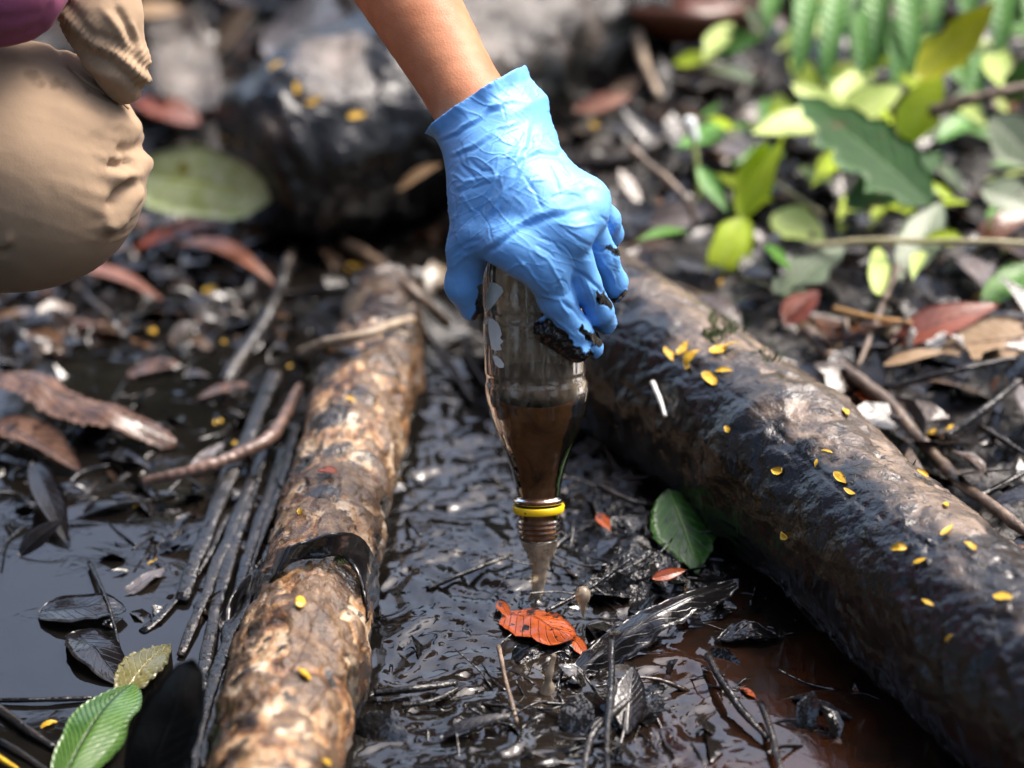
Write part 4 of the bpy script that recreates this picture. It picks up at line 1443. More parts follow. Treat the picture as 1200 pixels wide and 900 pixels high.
# ------------------------------------------------------------------ strips, bark, sticks
def twig(px_pts, rpx, mat, label, name="stick", cat="stick", group=None, seg=9, rough=0.12, flat=1.0, wet=0.3, taper=0.7, on=None, parent=None):
    """a stick through pixels (x, y, height above what is seen there)"""
    pts = []
    for q in px_pts:
        pts.append(lifted(q[0], q[1], q[2] if len(q) > 2 else 0.004, on)[0])
    d = (pts[len(pts) // 2] - CAM).dot(AX_F)
    r = rpx * d / FPX
    sd = int(px_pts[0][0] * 7 + px_pts[0][1]) % 97
    rr_ = [r, r * 0.95, r * (1 + taper) / 2, r * taper]
    if mat == 'rib_twig':
        rr_ = [r * (0.55 + 0.35 * math.sin(k_ / 50 * math.pi)) * (1.07 if k_ % 2 else 0.95) for k_ in range(51)]
    V, F = tube_geo(pts, rr_, seg=seg, n=160 if mat == 'rib_twig' else max(18, 7 * len(pts)), rough=r * rough * 2.2, rs=90, seed=sd, flat=flat)
    V = V + 0.25 * r * np.stack([vnoise(V * 30, sd), vnoise(V * 30, sd + 1), vnoise(V * 30, sd + 2)], 1)
    o = mk(name, V, F, M[mat], parent, origin=None if parent is not None else tuple(pts[0]), label=label, cat=cat, group=group,
           attrs={"mud": np.clip(wet + 0.7 * fbm(V * 40, 3, sd), 0, 1)})
    return o


STICKS = [
    ([(945, 385, .012), (985, 428, .012), (1040, 472, .012), (1100, 540, .012), (1150, 586, .012), (1215, 632, .012)], 9, "twig_bark", "long knobbly stick running along the far side of the thick grey log", 0.35, 1),
    ([(1036, 455, .012), (1110, 437, .020), (1192, 419, .022)], 4, "dark_bark", "thin dark stick crossing above the long knobbly stick", 0.5, 1),
    ([(1108, 512, .010), (1150, 483, .014), (1196, 446, .016)], 5, "dark_bark", "dark wet stick slanting up at the right edge", 0.3, 1),
    ([(1145, 584, .010), (1218, 545, .014)], 4, "dark_bark", "short black stick poking in at the right edge beside the thick log", 0.9, 1),
    ([(1146, 498, .010), (1205, 534, .010)], 4, "dark_bark", "dark twig pointing down toward the right edge", 0.4, 1),
    ([(950, 288, .035), (1020, 282, .038), (1080, 283, .040), (1150, 283, .042), (1215, 287, .040)], 4.2, "stem", "pale straight stem lying level among the bank leaves", 0.0, 1),
    ([(978, 362, .020), (1020, 372, .022), (1068, 378, .020)], 3.4, "tan_twig", "short orange twig on the bank above the long stick", 0.0, 1),
    ([(990, 372, .014), (996, 430, .008)], 4, "twig_bark", "short grey twig standing behind the long knobbly stick", 0.0, 1),
    ([(1062, 285, .02), (1030, 370, .018), (1004, 432, .010)], 4, "twig_bark", "purplish thin twig slanting down to the long stick", 0.1, 1),
    ([(1092, 132, .05), (1150, 112, .055), (1215, 100, .055)], 8, "twig_bark", "brown branch among the green leaves at upper right", 0.0, 1),
    ([(742, 30, .03), (757, 75, .025), (772, 112, .02)], 7, "pale_twig_bark", "tan upright stick behind the grey dead wood slab", 0.0, 1),
    ([(738, 172, .05), (800, 230, .03), (815, 262, .02)], 5, "twig_bark", "thin grey twig leaning below the white bud", 0.0, 1),
    ([(356, 414, .004), (385, 403, .008), (430, 391, .012), (484, 373, .010)], 7.5, "pale_twig_bark", "pale broken stick lying across the far end of the slim tan log", 0.0, None),
    ([(482, 348, .012), (503, 392, .012), (525, 425, .010), (552, 470, .006)], 5.5, "dark_bark", "dark shiny stick slanting down between thumb and slim log", 0.2, 1),
    ([(402, 283, .012), (440, 306, .014), (478, 335, .012), (524, 380, .008)], 8, "twig_bark", "brown forked stick beyond the end of the slim tan log", 0.2, 1),
    ([(290, 346, .006), (370, 341, .008), (462, 336, .008)], 5.5, "dark_bark", "thin dark stick lying level in the pool beyond the slim log", 0.5, 1),
    ([(262, 452, .004), (290, 405, .012), (320, 360, .018), (342, 292, .024)], 9, "dark_bark", "thick black shiny stick rising from the pool behind the palm strips", 0.6, 1),
    ([(545, 402, .010), (562, 440, .008), (590, 472, .006)], 6, "dark_bark", "short wet stick behind the left side of the bottle", 0.2, 1),
    ([(716, 748, .020), (716, 800, .018), (712, 860, .016), (713, 912, .016)], 5, "dark_bark", "glossy black stick standing out of the debris at the bottom", 1.0, 1),
    ([(752, 808, .010), (722, 832, .012), (694, 862, .012), (682, 915, .010)], 5, "dark_bark", "bent glossy twig left of the upright black stick", 0.6, 1),
    ([(830, 768, .010), (846, 800, .012), (866, 828, .010), (900, 866, .006)], 5.5, "dark_bark", "wet stick lying in brown shallow water under the thick log", 0.5, 1),
    ([(892, 824, .010), (904, 858, .010), (918, 915, .008)], 4.5, "dark_bark", "second wet stick in the shallow water, nearest the bottom edge", 0.4, 1),
    ([(-10, 821, .004), (50, 820, .005), (108, 818, .004)], 3.6, "dark_bark", "straight black twig lying level on the dark pool at left", 0.9, 1),
    ([(-10, 824, .004), (26, 850, .006), (64, 876, .004)], 6, "dark_bark", "thick black twig slanting into the corrugated green leaf", 0.8, 1),
    ([(-6, 866, .004), (30, 886, .004), (58, 906, .004)], 5, "dark_bark", "lowest black twig in the bottom left corner", 0.8, 1),
    ([(-8, 884, .006), (22, 902, .006)], 3.5, "yellow_leaflet", "yellow stalk at the bottom left corner", 0.0, 1),
    ([(104, 660, .005), (120, 692, .010), (134, 735, .008), (144, 790, .003)], 3, "dark_bark", "thin black twig standing in the pool beside the black leaf", 0.9, 1),
    ([(438, 812, .008), (480, 808, .010), (536, 800, .008)], 5, "dark_bark", "glossy stick lying level in the channel near the slim log", 0.7, 1),
    ([(470, 826, .006), (505, 822, .007), (538, 806, .005)], 3.5, "dark_bark", "thinner stick just under the glossy level stick", 0.6, 1),
    ([(584, 758, .012), (594, 800, .012), (606, 848, .008)], 3, "twig_bark", "thin reddish twig standing in the black debris below the orange leaf", 0.2, 1),
    ([(765, 448, .003), (772, 466, .003), (779, 488, .003)], 3.2, "glint_streak", "short white water glint on the dark side of the thick log, built as a twig", 0.0, None),  # water glint put in as a white streak of geometry and colour
    ([(1128, 795, .010), (1160, 828, .010), (1215, 892, .010)], 9, "twig_bark", "grey wet stick below the near end of the thick log", 0.3, 1),
    ([(168, 566, .010), (215, 556, .016), (262, 540, .020), (318, 512, .022), (352, 452, .020)], 9, "rib_twig", "ribbed pinkish palm stalk curving under the dark palm strips", 0.0, 1),
    ([(82, 330, .006), (105, 352, .008), (128, 372, .006)], 6, "dark_bark", "black twig in the pool just below the knee", 0.4, 1),
    ([(700, 568, .012), (742, 588, .010), (800, 592, .010)], 3.5, "dark_bark", "thin wet twig beside the bottle neck pointing at the green leaf", 0.5, 1),
    ([(500, 690, .004), (545, 672, .006), (600, 650, .004)], 3, "dark_bark", "thin twig in the rippling channel left of the bottle mouth", 0.6, 1),
    ([(640, 716, .014), (690, 690, .016), (738, 655, .014)], 2.6, "dark_bark", "thin straw of black debris right of the stream", 0.8, 1),
]
for nm, c1, c2, rg in (("stem", (0.24, 0.22, 0.11), (0.38, 0.34, 0.19), 0.5), ("tan_twig", (0.32, 0.16, 0.05), (0.42, 0.24, 0.08), 0.5), ("glint_streak", (0.55, 0.55, 0.52), (0.75, 0.75, 0.72), 0.3), ("rib_twig", (0.07, 0.04, 0.03), (0.24, 0.15, 0.115), 0.22)):
    k = NT(nm)
    k.set(Base_Color=k.ramp(k.noise(55, 5), [(0.3, c1), (0.7, c2)]), Roughness=rg)
    k.bump(k.noise(180, 4), 0.5, 0.002)
    M[nm] = k.m
for pts, r, mat, label, wet, on in STICKS:
    twig(pts, r, mat, label, wet=wet, on=on)

STRIPS = [([(322, 432, .022), (300, 492, .024), (270, 560, .022), (240, 630, .018), (214, 702, .010)], 11, "broad dark palm strip, leftmost and highest of the bundle beside the slim log"),
          ([(312, 520, .018), (282, 610, .018), (258, 690, .014), (236, 800, .010), (208, 912, .006)], 9, "dark palm strip running down the middle of the bundle to the bottom edge"),
          ([(338, 520, .016), (303, 610, .016), (280, 690, .012), (262, 770, .008), (236, 905, .006)], 8, "dark palm strip lying closest to the slim tan log"),
          ([(296, 560, .022), (262, 640, .020), (240, 700, .014), (210, 768, .008)], 8, "short dark palm strip crossing the middle of the bundle"),
          ([(350, 494, .018), (330, 560, .018), (300, 640, .014), (286, 690, .008)], 7, "short dark palm strip tucked against the slim log's upper half"),
          ([(300, 690, .010), (262, 760, .012), (240, 840, .010), (226, 905, .008)], 9, "wet palm strip behind the upright black leaf"),
          ([(268, 600, .012), (232, 668, .012), (190, 720, .008), (168, 742, .003)], 6, "thin palm strip splaying out over the pool")]
for pts, r, label in STRIPS:
    twig([(a_, b_, c_ * 0.5) for a_, b_, c_ in pts], r, "dark_bark", label, name="palm_strip", cat="palm strip", flat=0.42, wet=0.75, taper=0.8, on=1, rough=0.16, seg=12, group="dark palm strips along the slim log")


def ribbon(name, upper, lower, mat, label, cat, thick=0.0012, seed=3):
    """upper and lower rails: pixels with height above what is seen there"""
    n = 40
    A = resample([lifted(x, y, h)[0] for x, y, h in upper], n)
    B = resample([lifted(x, y, h)[0] for x, y, h in lower], n)
    m = 8
    s = np.linspace(0, 1, m)
    V = A[:, None] * (1 - s)[None, :, None] + B[:, None] * s[None, :, None]
    V = V + 0.006 * fbm(V.reshape(-1, 3) * 45, 3, seed).reshape(n, m, 1) * np.array([0.3, -1, 0.6])
    nrm = np.cross(np.gradient(V, axis=0), np.gradient(V, axis=1)); nrm /= np.linalg.norm(nrm, axis=2)[:, :, None] + 1e-9
    V2 = V + nrm * thick
    V = np.concatenate([V, V2[:, ::-1]], axis=1).reshape(-1, 3)
    F = [tuple(f) for f in grid_faces(n, 2 * m, True).tolist()] + [tuple(range(2 * m)), tuple((n - 1) * 2 * m + k for k in range(2 * m))[::-1]]
    uv = np.stack([V[:, 0] * 4, V[:, 2] * 4], 1)
    return mk(name, V, F, M[mat], label=label, cat=cat, origin=tuple(A[0]), uv=uv)


ribbon("bark_strip", [(252, 728, .004), (276, 692, .016), (306, 660, .014), (336, 640, .018), (362, 634, .012), (392, 624, .018), (424, 630, .014), (442, 660, .012), (446, 704, .006)],
       [(268, 752, .002), (290, 708, .003), (318, 680, .003), (346, 658, .003), (376, 654, .003), (400, 652, .003), (418, 668, .003), (428, 700, .003), (430, 730, .002)], "black_leaf", "black curled strip of bark wrapped over the slim tan log", "bark strip")

# ------------------------------------------------------------------ leaves that can be told apart
LF = [
    ("corrugated_leaf", "corrugated_leaf", (70, 925), (158, 800), 80, "corrugated green leaf floating at the bottom left", dict(rel=0.00035, nvein=20, up0=.006, up1=.010, fold=-0.3, curl=0.22, nu=90, a=0.8, b=0.6)),
    ("dead_leaf", "decay_leaf", (140, 826), (200, 756), 54, "yellowish decaying leaf end beyond the corrugated green leaf", dict(rel=0.001, nvein=9, up0=.006, up1=.004, curl=0.2, nu=30)),
    ("dead_leaf", "shaded_black_leaf", (165, 930), (226, 772), 78, "upright black leaf beside the corrugated green leaf", dict(up0=.004, up1=.085, fold=-0.2, curl=0.1, lean=7.0, wave=0.05, b=0.5, teeth=0.03)),
    ("dead_leaf", "black_leaf", (44, 716), (148, 716), 62, "black leaf floating flat on the dark pool", dict(up0=.005, up1=.007, wave=0.08, fold=0.05, b=0.5)),  # leaf together with its dark reflection, built as one black blade
    ("dead_leaf", "black_leaf", (88, 738), (142, 806), 54, "black leaf sinking just below the floating black leaf", dict(up0=.004, up1=.001, wave=0.05, b=0.6)),  # dark reflection in the water, put in as a black blade
    ("dead_leaf", "black_leaf", (22, 652), (76, 606), 26, "small black leaf tip sticking out of the pool", dict(up0=.002, up1=.018, lean=0.6)),
    ("dead_leaf", "black_leaf", (38, 540), (80, 640), 34, "black dripping leaf hanging below the brown palm leaf", dict(up0=.020, up1=.003, lean=0.8)),
    ("palm_leaf", "brown_leaf", (-30, 438), (205, 520), 62, "long wrinkled brown palm leaf at the left edge", dict(up0=.030, up1=.008, fold=-0.3, rel=0.0008, nvein=23, nu=70, wave=0.10, b=0.45, teeth=0.07)),
    ("dead_leaf", "brown_leaf", (-15, 500), (98, 552), 52, "dark folded brown leaf under the long palm leaf", dict(up0=.014, up1=.006, fold=0.4, wave=0.08)),
    ("dead_leaf", "rust_leaf", (186, 302), (326, 338), 34, "curved salmon brown leaf in the pool behind the palm strips", dict(up0=.004, up1=.012, curl=0.35, fold=0.3)),
    ("dead_leaf", "rust_leaf", (62, 316), (196, 356), 26, "thin salmon leaf just right of the knee's lower edge", dict(up0=.004, up1=.006, curl=0.2)),
    ("dead_leaf", "orange_leaf", (158, 292), (276, 262), 26, "bright orange leaf lying below the mottled green leaf", dict(up0=.006, up1=.010, curl=0.2)),
    ("broad_leaf", "mottled_leaf", (316, 234), (150, 202), 88, "broad mottled yellow green leaf lying behind the knee", dict(up0=.006, up1=.028, wave=0.04, b=0.6, curl=0.12, lean=0.5)),
    ("dead_leaf", "red_leaf", (235, 144), (152, 118), 40, "dark red leaf just behind the knee", dict(up0=.01, up1=.03, lean=0.5)),
    ("dead_leaf", "grey_leaf", (446, 96), (322, 26), 110, "grey brown round leaf on top of the big dark log", dict(up0=.004, up1=.010, b=0.55, wave=0.06, lean=0.7)),
    ("dead_leaf", "tan_leaf", (252, 60), (300, 8), 44, "tan curled leaf at the top beside the grey brown round leaf", dict(up0=.02, up1=.04, lean=0.6)),
    ("dead_leaf", "tan_leaf", (148, 14), (214, 12), 26, "cream coloured leaf at the top edge beside the pocket", dict(up0=.03, up1=.03, lean=0.6)),
    ("dead_leaf", "tan_leaf", (466, 222), (518, 192), 24, "tan leaf tucked under the left side of the cuff", dict(up0=.01, up1=.02, lean=0.5)),
    ("dead_leaf", "orange_leaf", (596, 714), (668, 752), 60, "orange wet leaf where the pouring water lands", dict(up0=.006, up1=.004, b=0.45, wave=0.10, teeth=0.03, seed=4, lean=0.5, fold=-0.2)),
    ("leaf_fragment", "orange_leaf", (668, 744), (688, 772), 18, "small orange leaf fragment just right of the orange leaf", dict(up0=.008, up1=.004, lean=0.7)),
    ("leaf_fragment", "orange_leaf", (584, 704), (598, 726), 14, "small orange leaf fragment just left of the orange leaf", dict(up0=.008, up1=.004, lean=0.6)),
    ("leaf_fragment", "orange_leaf", (764, 678), (804, 668), 15, "rust orange leaf fragment on the shiny debris below the green leaf", dict(up0=.010, up1=.012, lean=0.7)),
    ("leaf_fragment", "orange_leaf", (868, 806), (886, 818), 10, "tiny orange leaf fragment in the brown shallow water", dict(up0=.003, up1=.003)),
    ("leaf_fragment", "orange_leaf", (700, 602), (716, 622), 14, "dark orange leaf fragment beside the bottle neck", dict(up0=.01, up1=.006)),
    ("leaf", "wet_green_leaf", (782, 574), (818, 672), 74, "veined green leaf lying on black debris under the thick log", dict(up0=.010, up1=.002, lean=0.1, fold=-0.15, rel=0.0006, nvein=8, nu=28, teeth=0.03, wave=0.06)),
    ("dead_leaf", "black_leaf", (672, 782), (866, 680), 44, "long glossy black leaf in the debris heap right of the orange leaf", dict(up0=.012, up1=.020, fold=-0.6, wave=0.10, lean=0.3, b=0.4, teeth=0.10, nu=40)),
    ("dead_leaf", "black_leaf", (735, 860), (742, 780), 40, "pale edged glossy leaf behind the upright black stick", dict(up0=.004, up1=.018, lean=0.8)),
    ("dead_leaf", "black_leaf", (515, 866), (608, 838), 24, "curled glossy leaf at the bottom of the channel", dict(up0=.004, up1=.010, fold=0.4)),
    ("dead_leaf", "black_leaf", (925, 815), (1000, 842), 22, "shining wet leaf afloat in the brown shallow water", dict(up0=.003, up1=.004, wave=0.1)),
    ("dead_leaf", "black_leaf", (840, 750), (918, 742), 34, "crinkled silvery leaf at the edge of the brown shallow water", dict(up0=.004, up1=.006, rel=0.0008, nvein=10, wave=0.12)),
    ("leaf", "dark_green_leaf", (1092, 240), (934, 112), 92, "dark green eaten leaf above the bank litter", dict(up0=.035, up1=.065, lean=0.9, lobes=(5, 0.22), teeth=0.07, nu=44, fold=0.1)),
    ("leaf", "dark_green_leaf", (990, 244), (1106, 182), 62, "smaller dark green leaf under the eaten dark leaf", dict(up0=.03, up1=.045, lean=0.7, teeth=0.05)),
    ("leaf", "yellow_green_leaf", (1072, 92), (1166, 2), 52, "yellow green curving leaf at the upper right", dict(up0=.07, up1=.10, lean=1.2, curl=-0.25, teeth=0.04)),
    ("leaf", "lime_leaf", (1060, 172), (1104, 80), 50, "fresh green leaf standing below the yellow green leaf", dict(up0=.03, up1=.06, lean=1.2)),
    ("leaf", "sage_leaf", (908, 352), (992, 288), 62, "pale grey-green ragged leaf behind the thick log", dict(up0=.012, up1=.03, lean=0.7, lobes=(3, 0.4), nu=30)),
    ("leaf", "sage_leaf", (1056, 330), (1104, 236), 52, "drooping sage green leaf below the level stem", dict(up0=.012, up1=.03, lean=0.8)),
    ("leaf", "sage_leaf", (1160, 136), (1222, 200), 58, "pale sage leaf at the right edge under the brown branch", dict(up0=.05, up1=.035, lean=0.9)),
    ("leaf", "sage_leaf", (1150, 222), (1222, 250), 56, "lower sage leaf at the right edge", dict(up0=.03, up1=.02, lean=0.7)),
    ("leaf", "mid_green_leaf", (1152, 358), (1224, 304), 42, "glossy green leaf at the right edge above the tan bark", dict(up0=.015, up1=.025, lean=0.6)),
    ("leaf", "pale_green_leaf", (906, 250), (968, 286), 52, "soft pale green leaf right of the lime seedling", dict(up0=.02, up1=.012, lean=0.7)),
    ("dead_leaf", "red_leaf", (1044, 404), (1172, 356), 46, "dark red dead leaf on the bank at right", dict(up0=.012, up1=.022, lean=0.4)),
    ("dead_leaf", "tan_leaf", (1222, 396), (1098, 412), 62, "tan dead leaf with a darker rib at the right edge", dict(up0=.018, up1=.012, lean=0.5)),
    ("dead_leaf", "tan_leaf", (1036, 428), (1108, 412), 22, "small tan leaf left of the tan dead leaf", dict(up0=.012, up1=.014)),
    ("dead_leaf", "orange_leaf", (992, 448), (1042, 492), 20, "orange red leaf wedged between the long stick and the thick log", dict(up0=.004, up1=.006)),
    ("dead_leaf", "red_leaf", (920, 380), (960, 340), 40, "dark red leaf behind the thick log under the ragged grey-green leaf", dict(up0=.01, up1=.02, lean=0.4)),
    ("dead_leaf", "grey_leaf", (1196, 440), (1222, 520), 40, "silvery wet leaf at the right edge", dict(up0=.01, up1=.01)),
    ("dead_leaf", "grey_leaf", (1130, 300), (1160, 345), 44, "dull purple grey leaf above the dark red dead leaf", dict(up0=.01, up1=.015)),
    ("dead_leaf", "grey_leaf", (832, 160), (884, 188), 44, "silver grey leaf behind the lime seedling", dict(up0=.02, up1=.03, lean=0.5)),
    ("dead_leaf", "grey_leaf", (760, 262), (840, 244), 40, "brownish grey leaf just behind the thick log near the hand", dict(up0=.01, up1=.02, lean=0.4)),
    ("dead_leaf", "rust_leaf", (672, 128), (742, 112), 24, "pinkish leaf in the shade behind the glove cuff", dict(up0=.02, up1=.03, lean=0.5)),
    ("leaf", "mid_green_leaf", (826, 62), (898, 42), 36, "green leaf left of the fern fronds", dict(up0=.03, up1=.05, lean=0.8)),
    ("leaf", "lime_leaf", (790, 74), (846, 66), 20, "small lime leaf low beside the pinkish bark", dict(up0=.03, up1=.03, lean=0.8)),
    ("leaf", "mid_green_leaf", (1130, 100), (1112, 40), 34, "green leaf under the yellow green curving leaf", dict(up0=.04, up1=.05, lean=1.0)),
    ("leaf", "mid_green_leaf", (1180, 120), (1222, 60), 36, "green leaf at the upper right edge", dict(up0=.04, up1=.06, lean=1.0)),
]
for i, (nm, mat, p0, p1, wpx, label, kw) in enumerate(LF):
    kw.setdefault("seed", i)
    leaf_on(nm, mat, p0, p1, wpx, label, **kw)

POOL = [((96, 604), (160, 584), 26), ((186, 648), (246, 612), 24), ((18, 600), (92, 566), 30), ((140, 700), (196, 668), 22), ((112, 532), (176, 548), 24), ((222, 560), (262, 520), 20), ((6, 560), (60, 548), 22),
        ((150, 440), (212, 426), 26), ((232, 470), (290, 448), 24), ((60, 392), (128, 380), 26), ((206, 388), (262, 402), 22), ((300, 400), (338, 380), 18), ((20, 366), (70, 372), 22)]
for num, (p0, p1, wp) in enumerate(sorted(POOL)):
    leaf_on("dead_leaf", ("black_leaf", "black_leaf", "grey_leaf", "brown_leaf")[num % 4], p0, p1, wp, "soaked dark leaf lying half sunk in the left pool, %s from the left" % ORD[num], group="soaked leaves in the left pool",
            up0=0.001, up1=0.004 + 0.004 * (num % 3), seed=300 + num, wave=0.14, teeth=0.05, fold=0.1, nu=22, b=0.6)

# lime seedling and the ferns, each a plant with its leaves
sb_ = T(905, 276, 0.0)
SEED = root("seedling", tuple(sb_), "lime green seedling with four bright leaves beside the thick log", "seedling")
tube("stem", [T(962, 292, 0.030), T(905, 270, 0.042), T(872, 254, 0.052)], [0.0018, 0.0016, 0.0012], M['stem'], SEED, seg=8)
st0 = sb_
for (p0, p1, wpx, u0, u1, kw) in [((868, 256), (898, 164), 46, .052, .105, dict(curl=-0.3, fold=0.2)), ((872, 256), (918, 162), 26, .050, .100, dict(curl=0.1, fold=0.5)),
                                  ((872, 254), (832, 338), 48, .052, .020, dict(curl=0.25, fold=0.25)), ((876, 256), (862, 336), 28, .048, .016, dict(curl=0.2, fold=0.4))]:
    d0 = (T(*(872, 256)) - CAM).dot(AX_F) - 0.07
    a = P(*p0, d0); b = P(*p1, d0 - 0.012)
    leaf("leaf", M['lime_leaf'], a, b, wpx * d0 / FPX, (CAM - a).normalized() + Vector((0, 0, 0.35)), parent=SEED, serr=(14, 0.10), nu=42, seed=int(p1[0]), **kw)

fb = T(1000, 92, 0.0)
FERN = root("fern", tuple(fb), "blue-green fern with drooping strap fronds at upper right", "fern")
for i, (x0, y0, x1, y1, wpx) in enumerate([(952, -30, 934, 90, 30), (985, -30, 966, 96, 32), (1030, -40, 1026, 84, 34), (1060, -40, 1068, 92, 32), (1178, -40, 1172, 66, 34), (1000, -20, 998, 70, 24),
                                          (1130, -40, 1142, 60, 24), (1095, -40, 1090, 50, 26), (912, -20, 900, 40, 24), (1205, -30, 1208, 70, 30), (1010, 10, 1012, 110, 22), (1046, 20, 1048, 106, 24), (1150, 60, 1140, 150, 24)]):
    d0 = (T(x1, min(y1 + 25, 140)) - CAM).dot(AX_F) - 0.05
    leaf("frond", M['fern_leaf'], P(x0, y0, d0 + 0.05), P(x1, y1, d0), wpx * d0 / FPX, (CAM - fb).normalized() + Vector((0.2 * math.sin(i * 3), 0, 0.4)), parent=FERN, curl=0.25, fold=0.25, rel=0.0014, nvein=12, nu=40, b=0.55, seed=i)
lb = lifted(988, 138, 0.045)[0]
LOB = root("lobed_leaf", tuple(lb), "large pale green lobed leaf catching the light", "leaf")
for i, (x1, y1, wp) in enumerate([(882, 156, 44), (928, 98, 34), (1002, 82, 44), (1058, 104, 46), (952, 172, 30)]):
    tp = lifted(x1, y1, 0.055)[0]
    leaf("blade", M['pale_green_leaf'], lb, tp, wp * (lb - CAM).dot(AX_F) / FPX, Vector((0, 0, 1)) + 0.9 * (CAM - lb).normalized(), parent=LOB, teeth=0.05, b=0.7, nu=24, seed=60 + i, curl=0.1)
rg = np.random.default_rng(33)
KINDS_ = [("mid_green_leaf", "glossy mid green"), ("lime_leaf", "bright lime"), ("sage_leaf", "greyish sage"), ("pale_green_leaf", "pale green"), ("fern_leaf", "bluish green")]
spots_ = []
for i in range(74):
    x, y = rg.uniform(800, 1200), rg.uniform(0, 350)
    if i % 3 == 0: x, y = rg.uniform(880, 1200), rg.uniform(0, 150)
    if i >= 44: x, y = rg.uniform(900, 1200), rg.uniform(20, 300)
    if y > 120 + (x - 800) * 0.62 + 150: continue
    spots_.append((x, y, i % 5 if i < 44 else (0, 1, 3)[i % 3]))
for kd, (mat, word) in enumerate(KINDS_):
    for num, (x, y, _) in enumerate(sorted(q for q in spots_ if q[2] == kd)):
        an = rg.uniform(0, 6.28); Lp = rg.uniform(34, 88)
        leaf_on("leaf", mat, (x, y), (x + Lp * math.cos(an), y + 0.7 * Lp * math.sin(an)), Lp * rg.uniform(0.24, 0.42),
                "small %s leaf in the bank undergrowth, %s of its colour from the left" % (word, ORD[num]), group="small green leaves of the bank undergrowth",
                up0=rg.uniform(.008, .03), up1=rg.uniform(.008, .04), lean=rg.uniform(0, 1), teeth=0.03, seed=200 + num * 5 + kd, curl=rg.uniform(-.1, .3), nu=10, nv=5)
bd = T(818, 250, 0.0)
BUD = root("flower_bud", tuple(bd), "pale bud on a thin green stalk behind the thick log", "bud")
d0 = (bd - CAM).dot(AX_F) - 0.02
tube("stalk", [bd, P(818, 205, d0), P(812, 158, d0 - 0.01)], [0.0016, 0.0015, 0.0022], M['pale_green_leaf'], BUD, seg=8)
V, F = surface_net(lambda p: cap_sd(p, P(814, 162, d0 - 0.01), P(808, 144, d0 - 0.01), 0.0040, 0.0055), np.array(P(811, 152, d0 - 0.01)) - 0.02, np.array(P(811, 152, d0 - 0.01)) + 0.02, 0.0016)
mk("bud", V, F, M['paper'], BUD)

# yellow leaflets -----------------------------------------------------
def leaflets(spots, label, group, mat="yellow_leaflet", size=24):
    base = label
    spots = sorted(spots, key=(lambda q: -q[1]) if 'near end' in base else (lambda q: q[0]))
    for num, (x, y, *r) in enumerate(spots):
        if '{}' in base:
            label = base.format(ORD[num])
        ang = rng.uniform(0, math.pi)
        L = (r[0] if r else size) * rng.uniform(0.65, 1.1)
        p, n = hit(x, y)
        d = (p - CAM).dot(AX_F)
        t = Vector((math.cos(ang), math.sin(ang), 0)); t = (t - n * t.dot(n)).normalized()
        Lm = L * d / FPX
        a = p + n * 0.0014 - t * Lm / 2; b = p + n * (0.0010 + rng.uniform(0, 0.003)) + t * Lm / 2
        leaf("leaflet", M[mat], a, b, Lm * rng.uniform(0.30, 0.62), n + Vector(rng.normal(0, 0.15, 3)), label=label, cat="leaflet", group=group, nu=12, nv=5, a=rng.uniform(0.65, 1.15), b=rng.uniform(0.4, 0.85), fold=rng.uniform(-0.2, 0.5), curl=rng.uniform(-0.1, 0.45), wave=0.12, seed=int(x))


leaflets([(783, 418), (800, 410, 30), (812, 421, 28), (806, 429), (842, 412), (856, 409), (832, 444, 30), (848, 436), (990, 485), (1030, 503), (985, 562), (1080, 557, 22), (996, 578, 16), (1108, 593, 18),
          (1110, 624, 32), (1137, 643, 26), (1078, 660), (1055, 645), (1176, 702), (1090, 708, 16), (853, 503, 14), (911, 553, 16), (922, 628, 14), (970, 532, 16), (957, 545, 12), (846, 335, 16), (1165, 598, 18), (1113, 750, 16)],
         "yellow leaflet on the thick grey-brown log, {} one counting away from the hand", "yellow leaflets on the thick grey-brown log")
leaflets([(352, 707, 22), (355, 792, 22), (468, 563, 20), (283, 664, 14), (352, 600, 14), (380, 893, 16), (410, 470, 16)], "yellow leaflet on the slim tan log, {} one counting from its near end", "yellow leaflets on the slim tan log")
leaflets([(385, 556, 26)], "orange leaflet on the upper half of the slim tan log", None, mat="orange_leaf")
leaflets([(177, 663, 12), (161, 596, 14), (58, 853, 20), (182, 658, 10)], "yellow leaflet floating on the near dark pool, {} from the left edge", "yellow leaflets on the near pool")
leaflets([(415, 316, 24), (172, 505, 22), (256, 498, 20), (182, 394, 26), (250, 358, 26), (247, 344, 22), (275, 522, 14), (281, 378, 20), (264, 404, 14), (548, 452, 20), (340, 432, 14)], "blurred yellow leaflet in the far part of the pool, {} from the left edge", "yellow leaflets in the far part of the pool")
leaflets([(366, 118, 24), (349, 104, 24), (265, 160, 24), (417, 136, 22), (280, 168, 18), (325, 80, 20)], "yellow leaflet on the big dark wet log behind, {} from its left end", "yellow leaflets on the big dark log")
leaflets([(696, 149, 26), (738, 246, 18), (982, 300, 24), (1140, 414, 26), (1056, 424, 24), (1110, 508, 28), (1092, 510, 18), (968, 228, 16), (840, 172, 14), (1018, 408, 14), (1146, 352, 16), (905, 268, 16), (942, 386, 18), (1085, 482, 18), (985, 405, 12)],
         "yellow leaflet lying in the litter of the bank, {} from the glove", "yellow leaflets in the bank litter")

